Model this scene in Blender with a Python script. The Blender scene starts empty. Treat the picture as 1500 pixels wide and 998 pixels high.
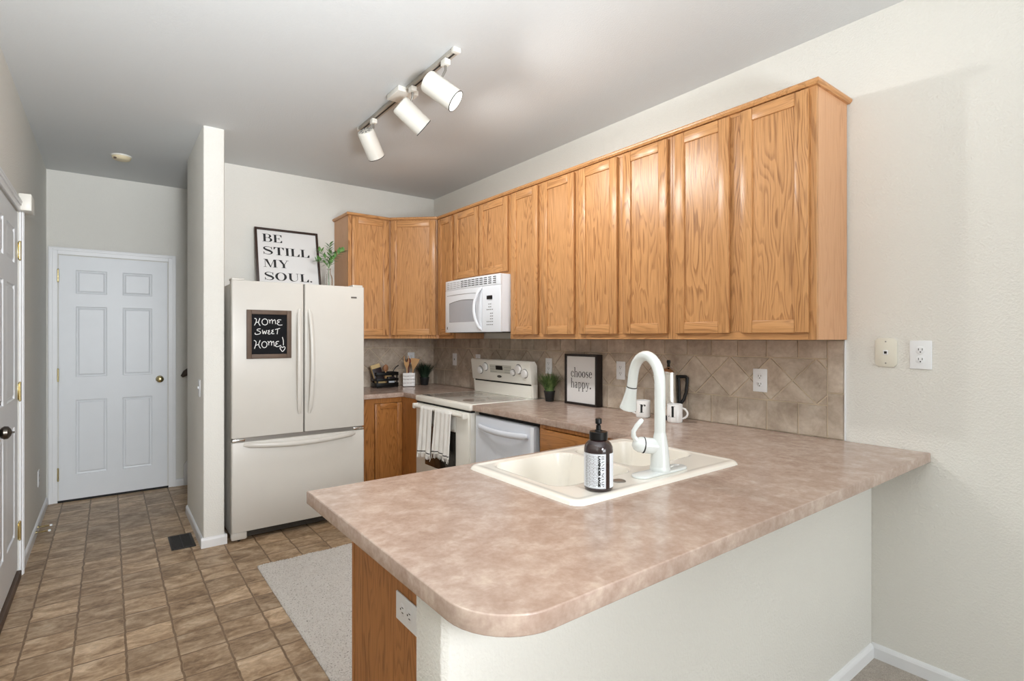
import bpy, bmesh, math, random
from mathutils import Vector, Matrix, noise as mnoise
random.seed(7)
PI = math.pi
SC = bpy.context.scene
COL = SC.collection

# ------------------------------------------------------------------ camera, world, lights, exposure
cam_d = bpy.data.cameras.new('camera'); cam = bpy.data.objects.new('camera', cam_d); COL.objects.link(cam)
cam.location = (0, 0, 1.3817); cam.rotation_euler = (PI / 2, 0, -0.6491)
cam_d.sensor_width = 36; cam_d.lens = 777.9 / 1500 * 36; cam_d.shift_y = (494.6 - 499) / 1500
cam_d.clip_start = 0.02
SC.camera = cam
SC.view_settings.view_transform = 'Standard'; SC.view_settings.look = 'None'
SC.view_settings.gamma = 1; SC.view_settings.use_curve_mapping = False
SC.view_settings.exposure = 0.45
W = bpy.data.worlds.new('daylight'); SC.world = W; W.use_nodes = True
bg = W.node_tree.nodes['Background']; bg.inputs[0].default_value = (0.93, 0.97, 1.0, 1); bg.inputs[1].default_value = 0.9

def area(name, loc, target, sx, sy, power, color=(1, 1, 1)):
    d = bpy.data.lights.new(name, 'AREA'); d.shape = 'RECTANGLE'; d.size = sx; d.size_y = sy; d.energy = power; d.color = color
    o = bpy.data.objects.new(name, d); COL.objects.link(o); o.location = loc
    o.rotation_euler = (Vector(target) - Vector(loc)).to_track_quat('-Z', 'Y').to_euler()
    return o
# large soft fill added far behind the camera, in place of unseen windows
area('rear_fill', (0.9, -6.8, 1.5), (0.9, 3.0, 1.35), 4.2, 2.3, 150, (0.92, 0.96, 1.0))
# spots added out of view to bounce fill light off the ceiling
def spot(name, loc, target, power, cone, color=(1, 1, 1), size=0.3, blend=1.0):
    d = bpy.data.lights.new(name, 'SPOT'); d.energy = power; d.spot_size = math.radians(cone); d.spot_blend = blend; d.shadow_soft_size = size; d.color = color
    o = bpy.data.objects.new(name, d); COL.objects.link(o); o.location = loc
    o.rotation_euler = (Vector(target) - Vector(loc)).to_track_quat('-Z', 'Y').to_euler()
    return o
spot('ceiling_bounce_fill', (0.3, -1.9, 0.7), (0.72, 0.05, 2.775), 570, 76, (0.91, 0.955, 1.0))
spot('ceiling_bounce_fill', (0.35, -0.9, 0.9), (0.0, 1.05, 2.775), 470, 74, (0.93, 0.965, 1.0))
# soft spot added to brighten the hall, the refrigerator and the white door
spot('hall_fill', (0.32, -1.6, 2.1), (0.05, 5.5, 0.9), 460, 50, (0.93, 0.965, 1.0), 0.5)

# ------------------------------------------------------------------ materials
MATS = {}
def lin(c):
    return tuple((v / 12.92 if v <= 0.04045 else ((v + 0.055) / 1.055) ** 2.4) for v in (x / 255 for x in c)) + (1,)
class NT:
    def __init__(s, name):
        s.m = bpy.data.materials.new(name); s.m.use_nodes = True; s.t = s.m.node_tree; s.b = s.t.nodes['Principled BSDF']
    def n(s, typ, **kw):
        x = s.t.nodes.new(typ)
        for k, v in kw.items():
            if k.startswith('i_'):
                k2 = k[2:]
                x.inputs[int(k2) if k2.isdigit() else k2.replace('_', ' ')].default_value = v
            else: setattr(x, k, v)
        return x
    def l(s, a, b): s.t.links.new(a, b)
    def ramp(s, fac, stops, interp='LINEAR'):
        r = s.n('ShaderNodeValToRGB'); r.color_ramp.interpolation = interp
        els = r.color_ramp.elements
        while len(els) < len(stops): els.new(0.5)
        for e, (p, c) in zip(els, stops): e.position = p; e.color = c
        s.l(fac, r.inputs[0]); return r.outputs[0]
    def mix(s, fac, a, b, blend='MIX'):
        x = s.n('ShaderNodeMix', data_type='RGBA', blend_type=blend)
        for sock, v in ((x.inputs[0], fac), (x.inputs[6], a), (x.inputs[7], b)):
            if hasattr(v, 'is_output'): s.l(v, sock)
            else: sock.default_value = v
        return x.outputs[2]
    def math(s, op, a, b=0.0):
        x = s.n('ShaderNodeMath', operation=op)
        for sock, v in ((x.inputs[0], a), (x.inputs[1], b)):
            if hasattr(v, 'is_output'): s.l(v, sock)
            else: sock.default_value = v
        return x.outputs[0]
    def coord(s, scale=(1, 1, 1), rand=0.0, rot=(0, 0, 0)):
        tc = s.n('ShaderNodeTexCoord'); mp = s.n('ShaderNodeMapping'); mp.inputs['Scale'].default_value = scale; mp.inputs['Rotation'].default_value = rot
        s.l(tc.outputs['Object'], mp.inputs[0])
        if rand:
            oi = s.n('ShaderNodeObjectInfo'); v = s.n('ShaderNodeVectorMath', operation='SCALE'); cmb = s.n('ShaderNodeCombineXYZ')
            a = s.math('MULTIPLY', oi.outputs['Random'], rand)
            s.l(a, cmb.inputs[0]); s.l(s.math('MULTIPLY', a, 1.7), cmb.inputs[1]); s.l(s.math('MULTIPLY', a, 0.6), cmb.inputs[2])
            ad = s.n('ShaderNodeVectorMath', operation='ADD'); s.l(mp.outputs[0], ad.inputs[0]); s.l(cmb.outputs[0], ad.inputs[1])
            return ad.outputs[0]
        return mp.outputs[0]
    def noise(s, vec, scale, detail=2, rough=0.5, dist=0.0):
        x = s.n('ShaderNodeTexNoise'); x.inputs['Scale'].default_value = scale; x.inputs['Detail'].default_value = detail
        x.inputs['Roughness'].default_value = rough; x.inputs['Distortion'].default_value = dist
        s.l(vec, x.inputs['Vector']); return x.outputs[0]
    def bump(s, h, strength, dist=0.01):
        b = s.n('ShaderNodeBump'); b.inputs['Strength'].default_value = strength; b.inputs['Distance'].default_value = dist
        s.l(h, b.inputs['Height']); s.l(b.outputs[0], s.b.inputs['Normal'])
    def set(s, **kw):
        for k, v in kw.items(): s.b.inputs[k.replace('_', ' ')].default_value = v
    def done(s, key): MATS[key] = s.m; return s.m

def plain(key, rgb, rough=0.4, metal=0.0, spec=0.5, var=0.03, coat=0.0):
    """a uniform surface with a faint mottling of its own"""
    n = NT(key); c = lin(rgb)
    f = n.noise(n.coord(), 9, 3)
    lo = tuple(x * (1 - var) for x in c[:3]) + (1,); hi = tuple(min(1, x * (1 + var)) for x in c[:3]) + (1,)
    n.l(n.ramp(f, [(0.3, lo), (0.7, hi)]), n.b.inputs['Base Color'])
    n.set(Roughness=rough, Metallic=metal, Specular_IOR_Level=spec, Coat_Weight=coat)
    return n.done(key)

def wall_paint(key, rgb, bump=0.35):
    n = NT(key); v = n.coord()
    n.set(Roughness=0.75, Specular_IOR_Level=0.25)
    f = n.noise(v, 1.5, 2); c = lin(rgb)
    n.l(n.ramp(f, [(0.3, tuple(x * 0.985 for x in c[:3]) + (1,)), (0.7, c)]), n.b.inputs['Base Color'])
    h = n.noise(v, 120, 2, 0.5, 0.3); h2 = n.ramp(h, [(0.40, (0, 0, 0, 1)), (0.66, (1, 1, 1, 1))])
    n.bump(h2, bump, 0.0028)
    return n.done(key)

def oak(key, axis, light=(206, 154, 102), dark=(112, 64, 28), rough=0.3, contrast=1.0, sl=0.13):
    n = NT(key)
    sc = {'Z': (1, 1, sl), 'X': (sl, 1, 1), 'Y': (1, sl, 1)}[axis]
    v = n.coord(sc, rand=37.0)
    a = n.noise(v, 6.0, 3, 0.5, 0.3)
    rings = n.math('FRACT', n.math('MULTIPLY', a, 25.0))
    line = n.ramp(rings, [(0.0, (0, 0, 0, 1)), (0.45, (0.12, 0.12, 0.12, 1)), (0.80, (1, 1, 1, 1)), (0.93, (0.75, 0.75, 0.75, 1)), (1.0, (0, 0, 0, 1))])
    sc2 = {'Z': (1, 1, 0.025), 'X': (0.025, 1, 1), 'Y': (1, 0.025, 1)}[axis]
    v2 = n.coord(sc2, rand=11.0)
    pores = n.noise(v2, 230, 3, 0.65)
    pr = n.ramp(pores, [(0.40, (0, 0, 0, 1)), (0.62, (1, 1, 1, 1))])
    fade = n.ramp(n.noise(n.coord(sc2, rand=3.0), 9, 2), [(0.35, (0.35, 0.35, 0.35, 1)), (0.65, (1, 1, 1, 1))])
    L, D = lin(light), lin(dark); Mid = tuple((0.62 * x + 0.38 * y) for x, y in zip(L, D))
    col = n.mix(n.math('MULTIPLY', pr, 0.55 * contrast), L, Mid)
    k = n.math('MULTIPLY', n.math('MULTIPLY', line, fade), n.math('ADD', n.math('MULTIPLY', pr, 0.6), 0.4))
    col = n.mix(n.math('MULTIPLY', k, 0.92 * contrast), col, D)
    big = n.noise(n.coord(sc2, rand=5.0), 5, 2)
    oi = n.n('ShaderNodeObjectInfo')
    tone = n.math('ADD', n.math('MULTIPLY', big, 0.35), n.math('MULTIPLY', oi.outputs['Random'], 0.22))
    col = n.mix(n.math('MULTIPLY', tone, 0.7), col, (0.86, 0.74, 0.62, 1), 'MULTIPLY')
    n.l(col, n.b.inputs['Base Color'])
    n.set(Roughness=rough, Specular_IOR_Level=0.4)
    n.bump(n.math('MULTIPLY', n.math('ADD', pr, line), -1.0), 0.08, 0.002)
    return n.done(key)

wall_paint('wall_paint', (228, 226, 219))
wall_paint('ceiling_paint', (212, 214, 214), 0.2)
plain('trim_white', (232, 233, 234), 0.35, var=0.01)
plain('door_white', (226, 229, 232), 0.4, var=0.01)
oak('oak_vertical', 'Z'); oak('oak_along_y', 'X', contrast=0.7); oak('oak_base_shaded', 'Z', (180, 122, 66), (96, 56, 22)); oak('oak_base_rail_shaded', 'X', (180, 122, 66), (110, 66, 28))  # base oak is coloured darker to carry the shade on the lower cabinets
oak('oak_side', 'Z', (210, 162, 122), (180, 128, 88), 0.4, 0.7)
oak('oak_panel_end', 'Z', (188, 130, 78), (118, 72, 34), 0.45, 1.0)
plain('bisque', (210, 206, 198), 0.32, var=0.01)
plain('bisque_range', (240, 237, 228), 0.3, var=0.01)
plain('appliance_white', (232, 235, 240), 0.28, var=0.01)
plain('dish_white', (222, 226, 234), 0.25, var=0.01)
plain('sink_cream', (240, 234, 223), 0.14, var=0.01, coat=0.3)
plain('faucet_white', (226, 230, 228), 0.12, var=0.01, coat=0.4)
plain('black_plastic', (12, 12, 12), 0.35, spec=0.3)
plain('black_gap', (12, 12, 12), 0.7)
plain('dark_grille', (62, 58, 52), 0.5)
plain('dark_wood', (52, 34, 26), 0.45, var=0.2)
plain('frame_black', (28, 20, 18), 0.4, var=0.15)
plain('brown_frame', (92, 74, 60), 0.6, var=0.2)
plain('chalkboard', (14, 15, 18), 0.75, var=0.15, spec=0.2)
plain('chalk', (228, 228, 226), 0.9)
plain('paper_white', (228, 227, 226), 0.6, var=0.01)
plain('ink', (20, 20, 22), 0.6)
plain('brass', (206, 190, 142), 0.25, 1.0)
plain('chrome', (228, 226, 222), 0.16, 1.0)
plain('pewter', (92, 86, 80), 0.3, 1.0)
plain('grey_metal', (150, 146, 140), 0.4, 0.8)
plain('outlet_white', (236, 238, 240), 0.35, var=0.01)
plain('outlet_ivory', (226, 222, 208), 0.4, var=0.01)
plain('slot_dark', (46, 44, 42), 0.6)
plain('pot_black', (24, 27, 28), 0.5)
plain('fixture_white', (228, 225, 216), 0.4, var=0.01)
plain('track_grey', (176, 170, 160), 0.4, 0.2)
plain('ceramic_white', (240, 238, 236), 0.2, var=0.01)
plain('wood_spoon', (214, 168, 116), 0.6, var=0.12)
plain('brown_wood', (158, 108, 72), 0.55, var=0.15); plain('red_wood', (120, 38, 28), 0.5)
plain('kraft', (204, 178, 128), 0.7, var=0.08)
plain('pouch_dark', (40, 28, 34), 0.35, var=0.4)
plain('grey_window', (176, 178, 184), 0.15)
plain('button_grey', (128, 126, 124), 0.5)
plain('panel_grey', (206, 204, 192), 0.35)
plain('oven_glass', (44, 42, 38), 0.08)
plain('towel', (242, 240, 235), 0.95, spec=0.1, var=0.06)
plain('towel_stripe', (60, 58, 58), 0.95, spec=0.1)
plain('stripe_grey', (150, 146, 144), 0.8)
plain('label_white', (226, 230, 236), 0.6, var=0.02)
plain('detector_cream', (226, 212, 178), 0.5)
plain('carpet_stair', (150, 136, 118), 0.95, spec=0.05, var=0.2)
plain('vent_brown', (34, 30, 28), 0.5)

n = NT('amber_glass'); n.set(Roughness=0.08, Specular_IOR_Level=0.6, Coat_Weight=0.5)
f = n.noise(n.coord(), 14, 2); n.l(n.ramp(f, [(0.3, lin((28, 13, 13))), (0.7, lin((44, 24, 25)))]), n.b.inputs['Base Color']); n.done('amber_glass')
n = NT('clear_glass'); n.set(Roughness=0.02, Transmission_Weight=1.0, IOR=1.45, Base_Color=(0.96, 0.97, 0.96, 1)); n.done('clear_glass')
n = NT('lamp_glow'); n.set(Base_Color=(1, 1, 1, 1), Emission_Color=(1, 0.98, 0.95, 1), Emission_Strength=3.0); n.done('lamp_glow')

def leafy(key, a, b):
    n = NT(key); f = n.noise(n.coord(rand=9.0), 40, 2)
    n.l(n.ramp(f, [(0.3, lin(a)), (0.7, lin(b))]), n.b.inputs['Base Color']); n.set(Roughness=0.5, Specular_IOR_Level=0.3); n.done(key)
leafy('grass_green', (50, 78, 44), (120, 142, 84)); leafy('grass_dark', (26, 46, 36), (52, 74, 52)); leafy('sprig_green', (66, 118, 58), (126, 166, 96))

# countertop laminate
n = NT('laminate'); v = n.coord()
a = n.noise(v, 3.2, 5, 0.62, 0.5); b = n.noise(v, 16, 4, 0.65, 0.3); c = n.noise(v, 70, 3, 0.6)
col = n.ramp(a, [(0.32, lin((156, 133, 119))), (0.5, lin((175, 153, 139))), (0.68, lin((192, 174, 160)))])
col = n.mix(0.55, col, n.ramp(b, [(0.34, lin((150, 125, 110))), (0.5, lin((175, 153, 139))), (0.70, lin((212, 196, 181)))]))
col = n.mix(0.22, col, n.ramp(c, [(0.3, lin((160, 130, 114))), (0.7, lin((220, 198, 184)))]))
n.l(col, n.b.inputs['Base Color']); n.set(Roughness=0.22, Specular_IOR_Level=0.5); n.done('laminate')

# stone wall tile
n = NT('stone_tile'); v = n.coord(); g = n.n('ShaderNodeNewGeometry')
a = n.noise(v, 9, 6, 0.65, 0.35); b = n.noise(v, 45, 3)
col = n.ramp(a, [(0.32, lin((160, 144, 128))), (0.5, lin((190, 176, 160))), (0.68, lin((216, 206, 192)))])
col = n.mix(0.25, col, n.ramp(b, [(0.3, lin((162, 143, 124))), (0.7, lin((206, 190, 172)))]))
t = n.ramp(g.outputs['Random Per Island'], [(0, (0.88, 0.87, 0.86, 1)), (1, (1.08, 1.07, 1.06, 1))])
col = n.mix(1.0, col, t, 'MULTIPLY')
n.l(col, n.b.inputs['Base Color']); n.set(Roughness=0.38, Specular_IOR_Level=0.4); n.bump(a, 0.12, 0.004); n.done('stone_tile')
plain('grout', (206, 190, 166), 0.8, var=0.06)

# vinyl floor
n = NT('vinyl_floor'); tc = n.n('ShaderNodeTexCoord')
wob = n.n('ShaderNodeTexNoise'); wob.inputs['Scale'].default_value = 16; wob.inputs['Detail'].default_value = 4; n.l(tc.outputs['Object'], wob.inputs['Vector'])
sub = n.n('ShaderNodeVectorMath', operation='SUBTRACT'); n.l(wob.outputs['Color'], sub.inputs[0]); sub.inputs[1].default_value = (0.5, 0.5, 0.5)
scl = n.n('ShaderNodeVectorMath', operation='SCALE'); n.l(sub.outputs[0], scl.inputs[0]); scl.inputs['Scale'].default_value = 0.016
add = n.n('ShaderNodeVectorMath', operation='ADD'); n.l(tc.outputs['Object'], add.inputs[0]); n.l(scl.outputs[0], add.inputs[1])
off = n.n('ShaderNodeVectorMath', operation='ADD'); n.l(add.outputs[0], off.inputs[0]); off.inputs[1].default_value = (0.308 + 0.184 * 40, -2.89 + 0.186 * 40, 0)
br = n.n('ShaderNodeTexBrick', offset=0.0, squash=1.0)
br.inputs['Scale'].default_value = 1.0; br.inputs['Brick Width'].default_value = 0.184; br.inputs['Row Height'].default_value = 0.186
br.inputs['Mortar Size'].default_value = 0.0058; br.inputs['Mortar Smooth'].default_value = 0.5; br.inputs['Bias'].default_value = 0.0
br.inputs['Color1'].default_value = (0.30, 0.30, 0.30, 1); br.inputs['Color2'].default_value = (0.70, 0.70, 0.70, 1); br.inputs['Mortar'].default_value = (0.5, 0.5, 0.5, 1)
n.l(off.outputs[0], br.inputs['Vector'])
cz = n.n('ShaderNodeCombineXYZ'); n.l(n.math('MULTIPLY', br.outputs['Color'], 60.0), cz.inputs[2])
def percell(sc):
    ad = n.n('ShaderNodeVectorMath', operation='ADD'); n.l(n.coord(sc), ad.inputs[0]); n.l(cz.outputs[0], ad.inputs[1]); return ad.outputs[0]
a = n.noise(percell((0.8, 1.6, 1)), 7.5, 7, 0.66, 0.7); b = n.noise(percell((1, 1.8, 1)), 34, 5, 0.65, 0.5)
base = n.ramp(a, [(0.34, lin((114, 88, 64))), (0.45, lin((164, 137, 108))), (0.56, lin((200, 175, 146))), (0.68, lin((228, 208, 182)))])
base = n.mix(0.35, base, n.ramp(b, [(0.34, lin((112, 86, 62))), (0.55, lin((178, 151, 121))), (0.74, lin((226, 206, 176)))]))
tint = n.ramp(br.outputs['Color'], [(0.3, (0.84, 0.83, 0.81, 1)), (0.7, (1.18, 1.17, 1.14, 1))])
base = n.mix(1.0, base, tint, 'MULTIPLY')
col = n.mix(n.math('MULTIPLY', br.outputs['Fac'], 0.8), base, lin((108, 84, 60)))
n.l(col, n.b.inputs['Base Color']); n.set(Roughness=0.42, Specular_IOR_Level=0.35)
hh = n.math('SUBTRACT', n.math('MULTIPLY', b, 0.5), br.outputs['Fac']); n.bump(hh, 0.3, 0.003); n.done('vinyl_floor')

n = NT('carpet'); v = n.coord(); a = n.noise(v, 220, 2); b = n.noise(v, 30, 3)
n.l(n.mix(0.5, n.ramp(a, [(0.3, lin((150, 138, 126))), (0.7, lin((206, 198, 188)))]), n.ramp(b, [(0.3, lin((176, 166, 156))), (0.7, lin((200, 192, 182)))])), n.b.inputs['Base Color'])
n.set(Roughness=0.95, Specular_IOR_Level=0.1); n.bump(a, 0.8, 0.006); n.done('carpet')
n = NT('rug_pile'); v = n.coord(); a = n.noise(v, 150, 2, 0.55, 0.5); b = n.noise(v, 14, 3)
col = n.ramp(a, [(0.30, lin((110, 98, 86))), (0.40, lin((226, 221, 214))), (0.6, lin((242, 239, 234)))])
n.l(n.mix(0.3, col, n.ramp(b, [(0.3, lin((222, 217, 211))), (0.7, lin((240, 237, 232)))])), n.b.inputs['Base Color'])
n.set(Roughness=0.95, Specular_IOR_Level=0.1); n.bump(n.noise(v, 180, 2), 0.9, 0.008); n.done('rug_pile')
n = NT('cooktop_glass'); v = n.coord(); a = n.noise(v, 500, 1)
n.l(n.ramp(a, [(0.4, lin((178, 172, 163))), (0.6, lin((190, 184, 175)))]), n.b.inputs['Base Color']); n.set(Roughness=0.08, Specular_IOR_Level=0.6); n.done('cooktop_glass')
plain('burner_grey', (150, 142, 134), 0.12)

# ------------------------------------------------------------------ mesh helpers
class MB:
    def __init__(s): s.bm = bmesh.new()
    def _take(s, other, mat=None):
        if mat is not None: bmesh.ops.transform(other, matrix=mat, verts=other.verts)
        me = bpy.data.meshes.new('tmp'); other.to_mesh(me); other.free(); s.bm.from_mesh(me); bpy.data.meshes.remove(me); return s
    def box(s, x0, x1, y0, y1, z0, z1, bev=0.0, seg=2, mat=None):
        b = bmesh.new(); bmesh.ops.create_cube(b, size=1)
        for v in b.verts: v.co = Vector(((x0 + x1) / 2 + v.co.x * (x1 - x0), (y0 + y1) / 2 + v.co.y * (y1 - y0), (z0 + z1) / 2 + v.co.z * (z1 - z0)))
        if bev: bmesh.ops.bevel(b, geom=b.edges[:], offset=min(bev, 0.48 * min(abs(x1 - x0), abs(y1 - y0), abs(z1 - z0))), segments=seg, profile=0.5, affect='EDGES')
        return s._take(b, mat)
    def prism(s, pts, z0, z1, bev=0.0, seg=2, mat=None):
        """polygon in xy raised from z0 to z1"""
        b = bmesh.new(); vs = [b.verts.new((x, y, z0)) for x, y in pts]
        f = b.faces.new(vs); r = bmesh.ops.extrude_face_region(b, geom=[f])
        for v in r['geom']:
            if isinstance(v, bmesh.types.BMVert): v.co.z = z1
        bmesh.ops.recalc_face_normals(b, faces=b.faces[:])
        if bev: bmesh.ops.bevel(b, geom=b.edges[:], offset=bev, segments=seg, profile=0.5, affect='EDGES')
        return s._take(b, mat)
    def plate(s, pts, y0, y1, bev=0.0, seg=2, mat=None):
        """polygon in xz, thick from y0 to y1"""
        m = Matrix(((1, 0, 0, 0), (0, 0, 1, 0), (0, 1, 0, 0), (0, 0, 0, 1)))
        mm = m if mat is None else mat @ m
        s.prism(pts, y0, y1, bev, seg, mm)
        return s
    def lathe(s, prof, seg=32, mat=None, caps=True):
        """profile of (r, z) from bottom to top"""
        b = bmesh.new(); rings = []
        for r, z in prof:
            if r < 1e-6: rings.append([b.verts.new((0, 0, z))])
            else: rings.append([b.verts.new((r * math.cos(2 * PI * i / seg), r * math.sin(2 * PI * i / seg), z)) for i in range(seg)])
        for A, B in zip(rings, rings[1:]):
            for i in range(seg):
                j = (i + 1) % seg
                if len(A) == 1 and len(B) == 1: continue
                if len(A) == 1: b.faces.new((A[0], B[i], B[j]))
                elif len(B) == 1: b.faces.new((A[i], A[j], B[0]))
                else: b.faces.new((A[i], A[j], B[j], B[i]))
        if caps and len(rings[0]) > 1: b.faces.new(rings[0])
        if caps and len(rings[-1]) > 1: b.faces.new(rings[-1])
        bmesh.ops.recalc_face_normals(b, faces=b.faces[:])
        return s._take(b, mat)
    def tube(s, path, rad, seg=12, cap=True, flat=1.0, up=None, mat=None):
        """rad: number or list; flat squeezes the second axis"""
        P = [Vector(p) for p in path]; n = len(P)
        R = rad if isinstance(rad, (list, tuple)) else [rad] * n
        b = bmesh.new(); rings = []; prev = None
        for i, p in enumerate(P):
            t = (P[min(i + 1, n - 1)] - P[max(i - 1, 0)]).normalized()
            if up is not None: u = Vector(up)
            elif prev is not None: u = prev
            else: u = Vector((0, 0, 1)) if abs(t.z) < 0.9 else Vector((1, 0, 0))
            a = (u - t * u.dot(t)).normalized(); c = t.cross(a); prev = a
            rings.append([b.verts.new(p + a * R[i] * flat * math.cos(2 * PI * k / seg) + c * R[i] * math.sin(2 * PI * k / seg)) for k in range(seg)])
        for A, B in zip(rings, rings[1:]):
            for k in range(seg): b.faces.new((A[k], A[(k + 1) % seg], B[(k + 1) % seg], B[k]))
        if cap: b.faces.new(rings[0]); b.faces.new(rings[-1])
        bmesh.ops.recalc_face_normals(b, faces=b.faces[:])
        return s._take(b, mat)
    def cyl(s, p0, p1, r, seg=24, r2=None): return s.tube([p0, p1], [r, r if r2 is None else r2], seg)
    def ball(s, c, r, sx=1, sy=1, sz=1, seg=20):
        b = bmesh.new(); bmesh.ops.create_uvsphere(b, u_segments=seg, v_segments=seg // 2, radius=r)
        for v in b.verts: v.co = Vector((v.co.x * sx + c[0], v.co.y * sy + c[1], v.co.z * sz + c[2]))
        return s._take(b)
    def build(s, name, mat, parent=None, smooth=True, loc=None, rotz=0.0):
        me = bpy.data.meshes.new(name); s.bm.to_mesh(me); s.bm.free()
        if smooth:
            me.polygons.foreach_set('use_smooth', [True] * len(me.polygons))
            me.set_sharp_from_angle(angle=math.radians(38))
        me.materials.append(MATS[mat] if isinstance(mat, str) else mat)
        o = bpy.data.objects.new(name, me); COL.objects.link(o)
        if parent: o.parent = parent
        if loc: o.location = loc
        o.rotation_euler.z = rotz
        return o

def tag(o, label=None, cat=None, group=None, kind=None):
    if label: o['label'] = label
    if cat: o['category'] = cat
    if group: o['group'] = group
    if kind: o['kind'] = kind
    return o
def thing(name, label, cat, loc=(0, 0, 0), rotz=0.0, group=None, kind=None):
    o = bpy.data.objects.new(name, None); COL.objects.link(o); o.empty_display_size = 0.05
    o.location = loc; o.rotation_euler.z = rotz
    return tag(o, label, cat, group, kind)
def copy_tree(o, loc, rotz=None, label=None, parent=None):
    c = o.copy(); COL.objects.link(c)
    if parent: c.parent = parent
    else:
        c.location = loc
        if rotz is not None: c.rotation_euler.z = rotz
        if label: c['label'] = label
    for ch in list(o.children): copy_tree(ch, None, parent=c)
    return c

R90 = -PI / 2     # faces -X (right wall)
L90 = PI / 2      # faces +X (left wall)
STAND = Matrix(((1, 0, 0, 0), (0, 0, -1, 0), (0, 1, 0, 0), (0, 0, 0, 1)))   # xy drawing -> upright, facing -Y

def text_bm(body, size, align='CENTER', bold=0.0):
    cu = bpy.data.curves.new('tmp', 'FONT'); cu.body = body; cu.size = size; cu.align_x = align; cu.offset = bold; cu.resolution_u = 3
    o = bpy.data.objects.new('tmp', cu); COL.objects.link(o)
    dg = bpy.context.evaluated_depsgraph_get(); me = bpy.data.meshes.new_from_object(o.evaluated_get(dg))
    b = bmesh.new(); b.from_mesh(me); bpy.data.objects.remove(o); bpy.data.curves.remove(cu); bpy.data.meshes.remove(me); return b

# --- drawn serif letters: every glyph is a list of polygons, cap height 1
def q(x0, y0, x1, y1): return [(x0, y0), (x1, y0), (x1, y1), (x0, y1)]
def stroke(pts, ws, n=6):
    """smooth stroke of varying width as a list of quads"""
    P = [Vector(p) for p in pts]; out = []; L = []; m = len(P)
    for i in range(m - 1):
        p0, p1, p2, p3 = P[max(i - 1, 0)], P[i], P[i + 1], P[min(i + 2, m - 1)]
        for k in range(n):
            t = k / n
            L.append((0.5 * ((2 * p1) + (p2 - p0) * t + (2 * p0 - 5 * p1 + 4 * p2 - p3) * t * t + (3 * p1 - p0 - 3 * p2 + p3) * t ** 3), ws[i] * (1 - t) + ws[i + 1] * t))
    L.append((P[-1], ws[-1]))
    E = []
    for i, (p, w) in enumerate(L):
        t = (L[min(i + 1, len(L) - 1)][0] - L[max(i - 1, 0)][0]); t = t.normalized() if t.length > 1e-9 else Vector((1, 0))
        nn = Vector((-t.y, t.x)); E.append((p + nn * w / 2, p - nn * w / 2))
    for (a, b), (c, d) in zip(E, E[1:]): out.append([tuple(a), tuple(b), tuple(d), tuple(c)])
    return out
def ring(cx, cy, rx, ry, ix, iy, a0=0, a1=360, icx=None, n=24):
    icx = cx if icx is None else icx; out = []
    for k in range(n):
        t0 = math.radians(a0 + (a1 - a0) * k / n); t1 = math.radians(a0 + (a1 - a0) * (k + 1) / n)
        out.append([(cx + rx * math.cos(t0), cy + ry * math.sin(t0)), (cx + rx * math.cos(t1), cy + ry * math.sin(t1)),
                    (icx + ix * math.cos(t1), cy + iy * math.sin(t1)), (icx + ix * math.cos(t0), cy + iy * math.sin(t0))])
    return out
def disc(cx, cy, r): return [[(cx + r * math.cos(2 * PI * k / 14), cy + r * math.sin(2 * PI * k / 14)) for k in range(14)]]
def stem(x, w=0.2, y0=0, y1=1, s=0.1, top=True, bot=True):
    o = [q(x, y0, x + w, y1)]
    if bot: o.append(q(x - s, y0, x + w + s, y0 + 0.04))
    if top: o.append(q(x - s, y1 - 0.04, x + w + s, y1))
    return o
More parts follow.
